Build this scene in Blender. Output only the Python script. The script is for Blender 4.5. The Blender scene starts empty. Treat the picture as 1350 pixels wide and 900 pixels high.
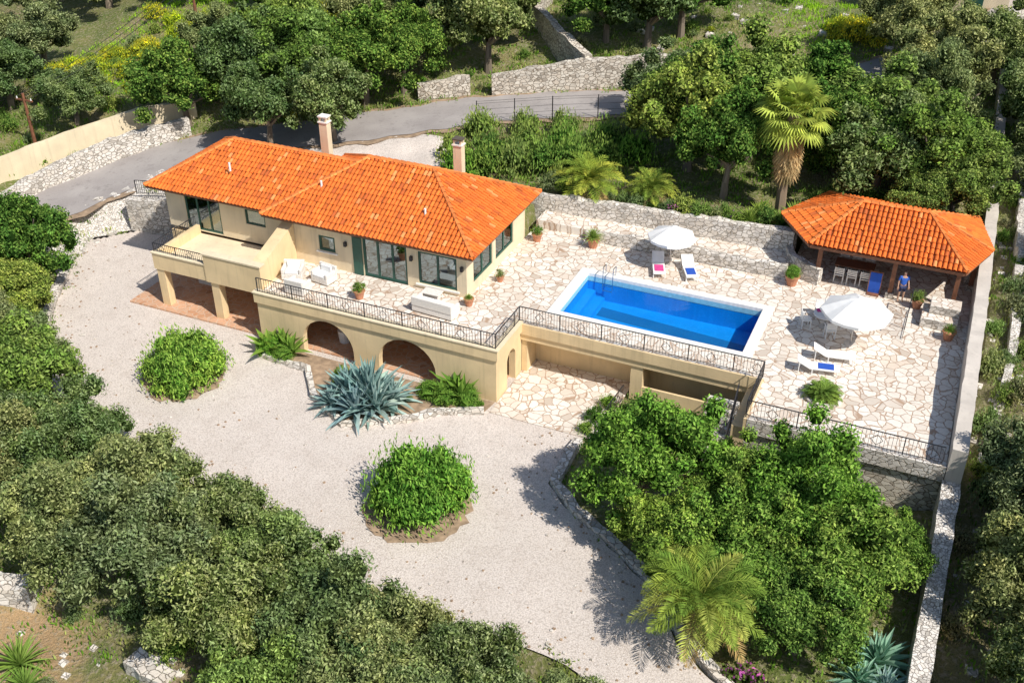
import bpy, math, random
import numpy as np
from mathutils import Vector, Matrix
random.seed(5)
sc=bpy.context.scene
# ------------------------------------------------------------------ helpers
def link(o,parent=None):
    sc.collection.objects.link(o)
    if parent: o.parent=parent
    return o
def empty(name,loc=(0,0,0)):
    e=bpy.data.objects.new(name,None); e.location=loc; e.empty_display_size=.3
    return link(e)
# ------------------------------------------------------------------ materials
class NT:
    def __init__(s,name):
        m=bpy.data.materials.new(name); m.use_nodes=True; s.m=m; s.t=m.node_tree; s.n=s.t.nodes
        s.b=s.n['Principled BSDF']; s.out=s.n['Material Output']
    def add(s,t,**k):
        n=s.n.new(t)
        for a,v in k.items(): setattr(n,a,v)
        return n
    def l(s,a,b): s.t.links.new(a,b)
    def coord(s,kind='Object'): return s.add('ShaderNodeTexCoord').outputs[kind]
    def noise(s,v,scale,detail=4,rough=.55):
        n=s.add('ShaderNodeTexNoise'); n.inputs['Scale'].default_value=scale; n.inputs['Detail'].default_value=detail
        n.inputs['Roughness'].default_value=rough; s.l(v,n.inputs['Vector']); return n
    def vor(s,v,scale,feat='F1',rnd=1):
        n=s.add('ShaderNodeTexVoronoi',feature=feat); n.inputs['Scale'].default_value=scale
        n.inputs['Randomness'].default_value=rnd; s.l(v,n.inputs['Vector']); return n
    def ramp(s,f,stops,interp='LINEAR'):
        r=s.add('ShaderNodeValToRGB'); r.color_ramp.interpolation=interp
        e=r.color_ramp.elements
        while len(e)<len(stops): e.new(.5)
        for i,(p,c) in enumerate(stops):
            e[i].position=p; e[i].color=(c[0],c[1],c[2],1) if not isinstance(c,(int,float)) else (c,c,c,1)
        s.l(f,r.inputs[0]); return r.outputs[0]
    def mix(s,f,a,b,mode='MIX'):
        m=s.add('ShaderNodeMix',data_type='RGBA',blend_type=mode)
        for i,x in ((0,f),(6,a),(7,b)):
            if isinstance(x,bpy.types.NodeSocket): s.l(x,m.inputs[i])
            elif i==0: m.inputs[0].default_value=x
            else: m.inputs[i].default_value=(*x,1) if len(x)==3 else x
        return m.outputs[2]
    def bump(s,h,strength=.5,dist=.05,normal=None):
        b=s.add('ShaderNodeBump'); b.inputs['Strength'].default_value=strength; b.inputs['Distance'].default_value=dist
        s.l(h,b.inputs['Height'])
        if normal: s.l(normal,b.inputs['Normal'])
        return b.outputs[0]
    def fin(s,col,rough=.8,normal=None):
        if isinstance(col,tuple): s.b.inputs['Base Color'].default_value=(*col,1)
        else: s.l(col,s.b.inputs['Base Color'])
        s.b.inputs['Roughness'].default_value=rough
        if normal: s.l(normal,s.b.inputs['Normal'])
        return s.m
def sc3(c,k): return tuple(x*k for x in c)
def m_plaster(name,c):
    t=NT(name); v=t.coord(); n=t.noise(v,.8,6); n2=t.noise(v,14,4)
    mp=t.add('ShaderNodeMapping'); mp.inputs['Scale'].default_value=(3,3,.25); t.l(v,mp.inputs[0]); st=t.noise(mp.outputs[0],1.6,5)
    col=t.ramp(n.outputs[0],[(.3,sc3(c,.86)),(.7,sc3(c,1.06))])
    col=t.mix(t.ramp(st.outputs[0],[(.52,0.),(.78,.5)]),col,sc3(c,.62))
    return t.fin(col,.9,t.bump(n2.outputs[0],.35,.02))
def m_paving(name,stone1,stone2,joint,scale=1.7,jw=.035):
    t=NT(name); v=t.coord(); n=t.noise(v,1.6,3)
    vm=t.add('ShaderNodeVectorMath',operation='MULTIPLY_ADD'); t.l(n.outputs['Color'],vm.inputs[0]); vm.inputs[1].default_value=(.4,.4,0); 
    fl=t.add('ShaderNodeVectorMath',operation='MULTIPLY'); t.l(v,fl.inputs[0]); fl.inputs[1].default_value=(1,1,0)
    t.l(fl.outputs[0],vm.inputs[2])
    e=t.vor(vm.outputs[0],scale,'DISTANCE_TO_EDGE'); f=t.vor(vm.outputs[0],scale)
    sep=t.add('ShaderNodeSeparateColor'); t.l(f.outputs['Color'],sep.inputs[0])
    col=t.ramp(sep.outputs[0],[(0,stone1),(.35,stone2),(.8,sc3(stone2,1.07)),(1,sc3(stone1,.8))])
    big=t.noise(v,.35,4); col=t.mix(t.ramp(big.outputs[0],[(.45,0.),(.7,.4)]),col,sc3(stone1,.82))
    fine=t.noise(v,9,5); col=t.mix(t.ramp(fine.outputs[0],[(.45,0.),(.75,.4)]),col,sc3(stone2,.6))
    jm=t.ramp(e.outputs['Distance'],[(jw*.5,0.),(jw*1.9,1.)])
    col=t.mix(jm,joint,col)
    return t.fin(col,.85,t.bump(jm,.6,.02))
def m_stone(name,c1,c2,dark,scale=3.2):
    t=NT(name); v=t.coord(); mp=t.add('ShaderNodeMapping'); mp.inputs['Scale'].default_value=(1,1,1.5); t.l(v,mp.inputs[0])
    n=t.noise(mp.outputs[0],2,3); vm=t.add('ShaderNodeVectorMath',operation='MULTIPLY_ADD')
    t.l(n.outputs['Color'],vm.inputs[0]); vm.inputs[1].default_value=(.3,.3,.3); t.l(mp.outputs[0],vm.inputs[2])
    e=t.vor(vm.outputs[0],scale,'DISTANCE_TO_EDGE'); f=t.vor(vm.outputs[0],scale)
    sep=t.add('ShaderNodeSeparateColor'); t.l(f.outputs['Color'],sep.inputs[0])
    col=t.ramp(sep.outputs[1],[(0,c1),(.6,c2),(1,sc3(c1,.6))])
    g=t.noise(v,12,5); col=t.mix(t.ramp(g.outputs[0],[(.45,0.),(.8,.5)]),col,sc3(c1,.5))
    jm=t.ramp(e.outputs['Distance'],[(.01,0.),(.07,1.)]); col=t.mix(jm,dark,col)
    return t.fin(col,.95,t.bump(jm,.9,.05))
def m_gravel():
    t=NT('gravel_mat'); v=t.coord(); a=t.noise(v,.18,5); b=t.noise(v,22,4,.75); d=t.vor(v,15); e=t.noise(v,.9,8,.72)
    c=(.72,.635,.56)
    col=t.ramp(a.outputs[0],[(.3,sc3(c,.9)),(.65,sc3(c,1.06))])
    col=t.mix(t.ramp(e.outputs[0],[(.47,0.),(.7,.55)]),col,(.53,.44,.37))
    col=t.mix(t.ramp(b.outputs[0],[(.45,.0),(.65,.5)]),col,(.85,.79,.73))
    col=t.mix(t.ramp(d.outputs['Distance'],[(.35,0.),(.8,.5)]),col,(.34,.28,.23))
    return t.fin(col,.95,t.bump(b.outputs[0],.9,.045))
def m_terrain():
    t=NT('terrain_mat'); v=t.coord(); a=t.noise(v,.12,5); b=t.noise(v,.8,6,.65); d=t.noise(v,5,5,.7); f=t.noise(v,18,3)
    col=t.ramp(a.outputs[0],[(.3,(.27,.20,.11)),(.44,(.17,.20,.045)),(.56,(.27,.25,.08)),(.7,(.38,.28,.17))])
    col=t.mix(t.ramp(b.outputs[0],[(.45,0.),(.62,.75)]),col,(.13,.19,.035))
    sp=t.add('ShaderNodeSeparateXYZ'); t.l(v,sp.inputs[0]); mr=t.add('ShaderNodeMapRange'); mr.inputs[1].default_value=19; mr.inputs[2].default_value=22; mr.inputs[4].default_value=.6; t.l(sp.outputs[0],mr.inputs[0])
    col=t.mix(mr.outputs[0],col,(.30,.25,.13))
    # bare orange earth clearing around a point on the lower slope
    ds=t.add('ShaderNodeVectorMath',operation='DISTANCE'); t.l(v,ds.inputs[0]); ds.inputs[1].default_value=(-11.8,-20.6,-2.4)
    wn=t.noise(v,.9,5); ad=t.add('ShaderNodeMath',operation='MULTIPLY_ADD'); t.l(wn.outputs[0],ad.inputs[0]); ad.inputs[1].default_value=3.5; t.l(ds.outputs['Value'],ad.inputs[2])
    om=t.ramp(ad.outputs[0],[(0,1.),(1,1.)]); mr2=t.add('ShaderNodeMapRange'); mr2.inputs[1].default_value=4.2; mr2.inputs[2].default_value=5.6; mr2.inputs[3].default_value=.9; mr2.inputs[4].default_value=0; t.l(ad.outputs[0],mr2.inputs[0])
    col=t.mix(mr2.outputs[0],col,(.56,.36,.19))
    col=t.mix(t.ramp(d.outputs[0],[(.5,0.),(.64,.8)]),col,(.46,.38,.27))
    col=t.mix(t.ramp(f.outputs[0],[(.55,0.),(.7,.6)]),col,(.06,.07,.02))
    return t.fin(col,.95,t.bump(d.outputs[0],1,.25))
def m_asphalt():
    t=NT('asphalt_mat'); v=t.coord(); a=t.noise(v,.5,5); b=t.noise(v,30,2); c=t.noise(v,2,6,.7)
    col=t.ramp(a.outputs[0],[(.3,(.28,.25,.235)),(.7,(.40,.365,.34))]); col=t.mix(t.ramp(b.outputs[0],[(.4,0.),(.7,.4)]),col,(.48,.44,.41))
    col=t.mix(t.ramp(c.outputs[0],[(.52,0.),(.7,.6)]),col,(.19,.17,.16))
    return t.fin(col,.9,t.bump(b.outputs[0],.3,.01))
def m_attr(name,rough=.6,noise=0.):
    t=NT(name); at=t.add('ShaderNodeAttribute',attribute_name='Col'); col=at.outputs['Color']
    if noise:
        n=t.noise(t.coord(),noise,5); col=t.mix(t.ramp(n.outputs[0],[(.45,.0),(.8,.5)]),col,(.27,.08,.03))
    t.fin(col,rough); t.b.inputs['Specular IOR Level'].default_value=.25; return t.m
def m_leaf():
    t=NT('leaf_mat'); t.n.remove(t.b); at=t.add('ShaderNodeAttribute',attribute_name='Col'); col=at.outputs['Color']
    oi=t.add('ShaderNodeObjectInfo'); tint=t.ramp(oi.outputs['Random'],[(0,(.62,.78,.72)),(.3,(.92,1.0,.95)),(.55,(1.2,1.15,1.05)),(.8,(.80,.88,.95)),(1,(.92,1.2,.75))])
    tint.node.color_ramp.interpolation='EASE'
    col=t.mix(1.,col,tint,'MULTIPLY')
    n=t.noise(t.coord(),.9,3); col=t.mix(1.,col,t.ramp(n.outputs[0],[(.3,(.66,.78,.74)),(.5,(1,1,1)),(.7,(1.35,1.25,1.1))]),'MULTIPLY')
    df=t.add('ShaderNodeBsdfDiffuse'); t.l(col,df.inputs[0]); tr=t.add('ShaderNodeBsdfTranslucent'); t.l(col,tr.inputs[0])
    ms=t.add('ShaderNodeMixShader'); ms.inputs[0].default_value=.25; t.l(df.outputs[0],ms.inputs[1]); t.l(tr.outputs[0],ms.inputs[2]); t.l(ms.outputs[0],t.out.inputs[0])
    return t.m
def m_plain(name,c,rough=.6,metal=0,var=.12,sc_=6):
    t=NT(name); n=t.noise(t.coord(),sc_,4); col=t.ramp(n.outputs[0],[(.3,sc3(c,1-var)),(.7,sc3(c,1+var))])
    t.fin(col,rough); t.b.inputs['Metallic'].default_value=metal; return t.m
def m_glass():
    t=NT('window_glass'); g=t.add('ShaderNodeBsdfGlossy'); g.inputs['Roughness'].default_value=.03; g.inputs[0].default_value=(.75,.85,.9,1)
    tr=t.add('ShaderNodeBsdfTransparent'); tr.inputs[0].default_value=(.36,.46,.46,1); ms=t.add('ShaderNodeMixShader'); ms.inputs[0].default_value=.3
    t.l(tr.outputs[0],ms.inputs[1]); t.l(g.outputs[0],ms.inputs[2]); t.l(ms.outputs[0],t.out.inputs[0]); return t.m
def m_water():
    t=NT('pool_water_mat'); g=t.add('ShaderNodeBsdfGlossy'); g.inputs['Roughness'].default_value=.05
    n=t.noise(t.coord(),2.2,3); bp=t.bump(n.outputs[0],.2,.1); t.l(bp,g.inputs['Normal'])
    fr=t.add('ShaderNodeFresnel'); fr.inputs[0].default_value=1.33; t.l(bp,fr.inputs['Normal'])
    tr=t.add('ShaderNodeBsdfTransparent'); tr.inputs[0].default_value=(.6,.9,1,1); ms=t.add('ShaderNodeMixShader')
    t.l(fr.outputs[0],ms.inputs[0]); t.l(tr.outputs[0],ms.inputs[1]); t.l(g.outputs[0],ms.inputs[2]); t.l(ms.outputs[0],t.out.inputs[0]); return t.m
def m_pooltile(name,k=1.):
    t=NT(name); v=t.coord(); n=t.noise(v,.5,3); ca=t.noise(v,3.2,2,.4)
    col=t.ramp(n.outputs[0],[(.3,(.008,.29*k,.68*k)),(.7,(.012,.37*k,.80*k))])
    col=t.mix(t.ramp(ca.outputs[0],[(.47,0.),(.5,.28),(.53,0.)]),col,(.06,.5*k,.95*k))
    b=t.add('ShaderNodeTexBrick'); b.inputs['Scale'].default_value=9; t.l(v,b.inputs[0]); b.inputs['Mortar Size'].default_value=.03
    b.inputs['Color1'].default_value=(1,1,1,1); b.inputs['Color2'].default_value=(.85,.9,.95,1); b.inputs['Mortar'].default_value=(.75,.85,.9,1)
    col=t.mix(1.,col,b.outputs[0],'MULTIPLY')
    return t.fin(col,.4)
M=dict(
 cream=m_plaster('cream_plaster',(.80,.61,.35)), cream2=m_plaster('pale_plaster',(.80,.67,.46)),
 pave=m_paving('crazy_paving',(.68,.57,.46),(.80,.74,.65),(.42,.29,.20),2.3,.032),
 terr=m_paving('porch_terracotta',(.55,.28,.15),(.62,.36,.22),(.6,.45,.33),2.6),
 coping=m_plain('pool_coping',(.82,.79,.73),.7), stone=m_stone('stone_wall_mat',(.60,.52,.42),(.74,.68,.58),(.26,.20,.14)),
 stonew=m_stone('white_stone_mat',(.68,.61,.52),(.80,.75,.68),(.38,.32,.25),3.4), rubble=m_stone('rubble_mat',(.72,.66,.58),(.84,.79,.73),(.45,.38,.32),7.),
 conc=m_plaster('concrete_mat',(.60,.54,.47)), gravel=m_gravel(), terrain=m_terrain(), asphalt=m_asphalt(),
 soil=m_plain('soil',(.34,.24,.155),.95,0,.35,3), tile=m_attr('roof_tile',.85,1.6),
 leaf=m_leaf(), bark=m_attr('bark_mat',.9), iron=m_plain('black_iron',(.04,.04,.045),.5,.3),
 green=m_plain('green_frame',(.02,.09,.065),.45), glass=m_glass(), water=m_water(), pool=m_pooltile('pool_mosaic'), pool2=m_pooltile('pool_mosaic_dark',.5),
 wood=m_plain('brown_wood',(.22,.09,.045),.65,0,.25), white=m_plain('white_fabric',(.84,.83,.80),.8,0,.04), wicker=m_plain('white_wicker',(.74,.70,.64),.8,0,.2,20),
 blue=m_plain('blue_towel',(.02,.09,.45),.9), pink=m_plain('pink_towel',(.65,.06,.25),.9), pot=m_plain('terracotta_pot',(.50,.22,.12),.8),
 skin=m_plain('skin',(.50,.30,.20),.6,0,.05), hair=m_plain('hair',(.06,.035,.02),.7), shirt=m_plain('blue_shirt',(.03,.12,.5),.85), short=m_plain('navy_shorts',(.03,.04,.1),.85),
 dark=m_plain('dark_interior',(.10,.08,.06),.9), curtain=m_plain('curtain',(.55,.52,.45),.9), metal=m_plain('steel',(.5,.5,.5),.3,1,.05))
# ------------------------------------------------------------------ mesh builders
class MB:
    def __init__(s): s.v=[];s.f=[];s.m=[];s.mats=[]
    def mi(s,m):
        if m not in s.mats: s.mats.append(m)
        return s.mats.index(m)
    def face(s,pts,m):
        b=len(s.v); s.v+= [tuple(p) for p in pts]; s.f.append(tuple(range(b,b+len(pts)))); s.m.append(s.mi(m))
    def box(s,x0,x1,y0,y1,z0,z1,m,top=None):
        P=[(x,y,z) for z in (z0,z1) for x,y in ((x0,y0),(x1,y0),(x1,y1),(x0,y1))]
        b=len(s.v); s.v+=P; i=s.mi(m); t=s.mi(top) if top else i
        for q,k in (((0,3,2,1),i),((4,5,6,7),t),((0,1,5,4),i),((1,2,6,5),i),((2,3,7,6),i),((3,0,4,7),i)):
            s.f.append(tuple(b+j for j in q)); s.m.append(k)
    def hexa(s,P,m):
        b=len(s.v); s.v+=[tuple(p) for p in P]; i=s.mi(m)
        for q in ((0,3,2,1),(4,5,6,7),(0,1,5,4),(1,2,6,5),(2,3,7,6),(3,0,4,7)): s.f.append(tuple(b+j for j in q)); s.m.append(i)
    def beam(s,p,q,w,h,m):
        p=Vector(p);q=Vector(q);d=(q-p).normalized(); up=Vector((0,0,1)) if abs(d.z)<.95 else Vector((1,0,0))
        sd=d.cross(up).normalized()*w/2; u=sd.cross(d).normalized()*h/2
        s.hexa([p-sd-u,p+sd-u,q+sd-u,q-sd-u,p-sd+u,p+sd+u,q+sd+u,q-sd+u],m)
    def cyl(s,p,q,r0,r1,m,n=10,caps=True):
        p=Vector(p);q=Vector(q);d=(q-p).normalized(); up=Vector((0,0,1)) if abs(d.z)<.95 else Vector((1,0,0))
        a=d.cross(up).normalized(); c=d.cross(a); b=len(s.v); i=s.mi(m)
        for k in range(n):
            t=2*math.pi*k/n; o=a*math.cos(t)+c*math.sin(t); s.v.append(tuple(p+o*r0)); s.v.append(tuple(q+o*r1))
        for k in range(n):
            k2=(k+1)%n; s.f.append((b+2*k,b+2*k+1,b+2*k2+1,b+2*k2)); s.m.append(i)
        if caps:
            s.f.append(tuple(b+2*k for k in range(n))); s.m.append(i); s.f.append(tuple(b+2*k+1 for k in reversed(range(n)))); s.m.append(i)
    def build(s,name,parent=None,loc=None,rotz=0,bevel=0):
        me=bpy.data.meshes.new(name); me.from_pydata(s.v,[],s.f)
        for m in s.mats: me.materials.append(M[m])
        me.polygons.foreach_set('material_index',s.m); me.update()
        o=bpy.data.objects.new(name,me); link(o,parent)
        if loc: o.location=loc
        o.rotation_euler[2]=rotz
        if bevel:
            bv=o.modifiers.new('bevel','BEVEL'); bv.width=bevel; bv.segments=2; bv.limit_method='ANGLE'
        return o
class QB:
    def __init__(s): s.v=[];s.c=[];s.m=[];s.n=0
    def quads(s,V,C,mi=0):
        V=np.asarray(V,float); C=np.asarray(C,float)
        if C.ndim==1: C=np.tile(C,(len(V),1))
        s.v.append(V.reshape(-1,3)); s.c.append(np.repeat(C,4,0)); s.m.append(np.full(len(V),mi,np.int32)); s.n+=len(V)
    def leaves(s,P,N,size,asp,C,rng,mi=0,up=None):
        n=len(P); r=rng.normal(size=(n,3))
        if up is not None: r=r*(1-up)+np.array([0,0,1.5])*up
        N=N/np.maximum(np.linalg.norm(N,axis=1,keepdims=True),1e-6)
        b=np.cross(N,r); b/=np.maximum(np.linalg.norm(b,axis=1,keepdims=True),1e-6); t=np.cross(b,N)
        S=np.asarray(size).reshape(-1,1)
        V=np.stack([P-t*S,P+b*S*asp,P+t*S,P-b*S*asp],1); s.quads(V,C,mi)
    def tube(s,pts,rad,col,mi=1,n=7):
        pts=np.array(pts,float); rings=[]
        for i,p in enumerate(pts):
            d=pts[min(i+1,len(pts)-1)]-pts[max(i-1,0)]; d/=np.linalg.norm(d)+1e-9
            a=np.cross(d,[0,0,1.] if abs(d[2])<.9 else [1.,0,0]); a/=np.linalg.norm(a); c=np.cross(d,a)
            t=np.arange(n)*2*math.pi/n; rings.append(p+rad[i]*(np.cos(t)[:,None]*a+np.sin(t)[:,None]*c))
        Q=[]
        for i in range(len(rings)-1):
            A,B=rings[i],rings[i+1]
            for k in range(n): Q.append([A[k],A[(k+1)%n],B[(k+1)%n],B[k]])
        C=np.array(col)*(1+.25*np.random.default_rng(len(Q)).normal(size=(len(Q),1)).clip(-1.5,1.5)); s.quads(Q,C,mi)
    def blob(s,c,r,col,mi=0,sq=1):
        nu,nv=7,5; th=np.linspace(.15,math.pi-.15,nv); ph=np.arange(nu)*2*math.pi/nu
        g=np.array([[[math.sin(a)*math.cos(b),math.sin(a)*math.sin(b),math.cos(a)*sq] for b in ph] for a in th])*r+np.array(c)
        Q=[[g[i,j],g[i+1,j],g[i+1,(j+1)%nu],g[i,(j+1)%nu]] for i in range(nv-1) for j in range(nu)]; s.quads(Q,col,mi)
    def mesh(s,name,mats):
        V=np.concatenate(s.v); C=np.concatenate(s.c); Mi=np.concatenate(s.m); n=s.n
        me=bpy.data.meshes.new(name); me.vertices.add(4*n); me.loops.add(4*n); me.polygons.add(n)
        me.vertices.foreach_set('co',V.astype(np.float32).ravel()); me.loops.foreach_set('vertex_index',np.arange(4*n,dtype=np.int32))
        me.polygons.foreach_set('loop_start',np.arange(0,4*n,4,dtype=np.int32))
        for m in mats: me.materials.append(M[m])
        me.polygons.foreach_set('material_index',Mi)
        a=me.attributes.new('Col','FLOAT_COLOR','POINT'); a.data.foreach_set('color',np.concatenate([C.clip(0,1),np.ones((4*n,1))],1).astype(np.float32).ravel())
        me.update(calc_edges=True); return me
    def build(s,name,mats,parent=None,loc=None):
        o=bpy.data.objects.new(name,s.mesh(name,mats)); link(o,parent)
        if loc: o.location=loc
        return o
# ------------------------------------------------------------------ terrain
gravel_poly=np.array([(-28.6,7.6),(-30.2,5.6),(-28.8,2.5),(-26.6,-1),(-24.4,-4),(-22,-6),(-18.6,-8.2),(-15.3,-9.7),(-10.5,-10.6),(-8,-10.9),(-5,-11.6),(-2,-12.6),(2,-13.3),(6,-13.4),
 (9,-13.4),(12,-14.8),(17,-17.2),(19.5,-20),(22,-19),(19.5,-15.6),(15.2,-12.9),(12.4,-11.0),(10.6,-8.8),(8.4,-7.2),(6.2,-6),(4.7,-4.6),(4.6,-1.4),(5.2,-.6),(5.2,6),(-22,6),(-24.6,8.8)])
road_c=[(-52,-22,-1.5),(-42,-8,.2),(-36,0,.8),(-33,8,1.5),(-28.8,14,2.7),(-22,18.5,3.5),(-17,21.5,4),(-13,24.3,4.4),(-8,27,4.7),(-2,29.4,5),(5,33,5.5),(12,38,6.2),(18,46,7.2),(22,60,9),(20,80,12)]
ctrl=[(-45,10,3.2),(-40,18,4.6),(-31,22,4.6),(-40,35,7),(-20,33,6.3),(-10,40,7.6),(0,37,6.2),(0,46,8),(10,46,7.6),(26,46,7.5),(20,30,5),(10,28,4.4),(5,24,4.1),(0,19,4.0),(-8,18,3.6),(10,20,3.9),
(-15,14,3.4),(-22,13,3.0),(-26,11,2.3),(-2,15.6,3.9),(6,15.8,4.0),(-6,14,3.5),(21.5,33,5.5),(22,17,3.2),(23,8,2.4),(24,0,1.2),(23,-5,.1),(22,-11,-.9),(35,10,1.5),(35,-5,-.8),(35,30,5),
(-15,-14,-1.0),(-5,-15.5,-1.2),(5,-17,-1.5),(18,-12.6,-.3),(16,-8,-.2),(12,-4,0),(14,-1.5,0),(0,-25,-3.6),(-20,-24,-3.8),(20,-25,-2.6),(-10,-19,-2.3),(-28,-8,-1),(-35,-15,-2.4),(-29,-2,-.2),(-24,-9,-1),
(8,-24,-2.4),(0,80,15),(-60,60,14),(60,80,14),(0,250,60),(-250,250,60),(250,250,50),(0,-80,-14),(-90,0,0),(90,0,-4),(60,-60,-12),(-60,-60,-12),(200,-250,-50),(-200,-250,-50),(-250,0,10),(250,0,-10)]
rc=[Vector(p) for p in road_c]
def catmull(P,k=8):
    out=[]
    for i in range(len(P)-1):
        a=P[max(i-1,0)];b=P[i];c=P[i+1];d=P[min(i+2,len(P)-1)]
        for j in range(k):
            t=j/k; out.append(.5*((2*b)+(-a+c)*t+(2*a-5*b+4*c-d)*t*t+(-a+3*b-3*c+d)*t**3))
    out.append(P[-1]); return out
road_s=catmull(rc); roadA=np.array([tuple(p) for p in road_s])
CP=np.array(ctrl+road_c,float)
def pip(x,y,poly):
    ins=np.zeros(x.shape,bool); n=len(poly)
    for i in range(n):
        x1,y1=poly[i];x2,y2=poly[(i+1)%n]
        c=((y1>y)!=(y2>y))&(x<(x2-x1)*(y-y1)/((y2-y1)+1e-12)+x1); ins^=c
    return ins
def pdist(x,y,poly,closed=True):
    d=np.full(x.shape,1e9); n=len(poly)
    for i in range(n if closed else n-1):
        x1,y1=poly[i][:2];x2,y2=poly[(i+1)%n][:2]; dx,dy=x2-x1,y2-y1
        t=(((x-x1)*dx+(y-y1)*dy)/(dx*dx+dy*dy+1e-12)).clip(0,1); d=np.minimum(d,np.hypot(x-x1-t*dx,y-y1-t*dy))
    return d
house_poly=np.array([(-22.2,0),(20.3,-.1),(20.3,18.6),(10.8,18.6),(10.4,14.3),(-3.6,14.1),(-3.2,11),(-22.2,10.4)])
def T(x,y):
    x=np.asarray(x,float);y=np.asarray(y,float)
    w=1/((x[...,None]-CP[:,0])**2+(y[...,None]-CP[:,1])**2+.6)**1.7
    z=(w*CP[:,2]).sum(-1)/w.sum(-1)
    z=z+.10*np.sin(x*.9+1.3*np.sin(y*.5))*np.cos(y*.8)+.05*np.sin(2.3*x+y)
    dr=np.full(x.shape,1e9); zr=np.zeros(x.shape)
    for p in roadA:
        d=np.hypot(x-p[0],y-p[1]); zr=np.where(d<dr,p[2],zr); dr=np.minimum(d,dr)
    k=((4.5-dr)/2).clip(0,1); z=z*(1-k)+zr*k-.03*k
    di=pdist(x,y,gravel_poly); ins=pip(x,y,gravel_poly); k=np.where(ins,1,((1.6-di)/1.6).clip(0,1)); k=k*k*(3-2*k)
    z=z*(1-k)+(-.08)*k
    di=pdist(x,y,house_poly); ins=pip(x,y,house_poly); k=np.where(ins,1,((.4-di)/.4).clip(0,1)); z=z*(1-k)+(-.08)*k
    return z
def Tz(x,y): return float(T(np.array([x]),np.array([y]))[0])
def axis(lo,hi,step,far):
    a=list(np.arange(lo,hi+.01,step)); s=step
    while a[-1]<far: s*=1.3; a.append(a[-1]+s)
    s=step
    while a[0]>-far: s*=1.3; a.insert(0,a[0]-s)
    return np.array(a)
gx=axis(-50,36,.5,1500); gy=axis(-26,60,.5,1500); GX,GY=np.meshgrid(gx,gy); GZ=T(GX,GY)
nx,ny=len(gx),len(gy); me=bpy.data.meshes.new('ground')
V=np.stack([GX,GY,GZ],-1).reshape(-1,3); idx=np.arange(nx*ny).reshape(ny,nx)
F=np.stack([idx[:-1,:-1],idx[:-1,1:],idx[1:,1:],idx[1:,:-1]],-1).reshape(-1,4)
me.vertices.add(len(V)); me.vertices.foreach_set('co',V.ravel()); me.loops.add(F.size); me.loops.foreach_set('vertex_index',F.ravel().astype(np.int32))
me.polygons.add(len(F)); me.polygons.foreach_set('loop_start',np.arange(0,F.size,4,dtype=np.int32)); me.polygons.foreach_set('use_smooth',np.ones(len(F),bool)); me.update(calc_edges=True); me.materials.append(M['terrain'])
link(bpy.data.objects.new('ground',me))
# drive outline with a naturally ragged edge
gp=[]; rr=random.Random(2)
for i in range(len(gravel_poly)):
    a=gravel_poly[i]; c=gravel_poly[(i+1)%len(gravel_poly)]; L=np.hypot(*(c-a)); n=max(1,int(L/.5))
    for k in range(n):
        p=a+(c-a)*k/n; gp.append((p[0]+rr.uniform(-.09,.09),p[1]+rr.uniform(-.09,.09),.02))
b=MB(); b.face(gp,'gravel'); b.build('gravel_driveway')
def ribbon(pts,w,mat,name,off,nw=4,jit=.3):
    b=MB(); rows=[]
    for i,p in enumerate(pts):
        d=(pts[min(i+1,len(pts)-1)]-pts[max(i-1,0)]); d.z=0; d.normalize(); n=Vector((-d.y,d.x,0)); ww=w+jit*math.sin(i*1.7)+.7*jit*math.sin(i*.6)
        rows.append([p+n*ww*(j/nw-.5)+Vector((0,0,off)) for j in range(nw+1)])
    for A,B in zip(rows,rows[1:]):
        for j in range(nw): b.face([A[j],B[j],B[j+1],A[j+1]],mat)
    return b.build(name)
ribbon(road_s,5.9,'soil','road_verge',.04,4,.5)
ribbon(road_s,4.9,'asphalt','asphalt_road',.08)
def patch(poly,mat,name,off=.05,step=.5):
    poly=np.array(poly); b=MB(); x0,y0=poly.min(0);x1,y1=poly.max(0)
    xs=np.arange(x0,x1+step,step);ys=np.arange(y0,y1+step,step); X,Y=np.meshgrid(xs,ys); Z=T(X,Y)+off
    C=pip(X[:-1,:-1]+step/2,Y[:-1,:-1]+step/2,poly)
    for i in range(len(ys)-1):
        for j in range(len(xs)-1):
            if C[i,j]: b.face([(X[a,c],Y[a,c],Z[a,c]) for a,c in ((i,j),(i,j+1),(i+1,j+1),(i+1,j))],mat)
    return b.build(name)
patch([(-28.3,7.5),(-30,5.4),(-28.6,2.3),(-30.5,1.8),(-31.5,6),(-29,11.5),(-26.5,12.5),(-26.5,9)],'rubble','stone_bank',.1,.25)
patch([(-24,11.4),(-12,12),(-10,15),(-12,20),(-16,20),(-24,15.5)],'gravel','entrance_yard',.05,.3)
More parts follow.
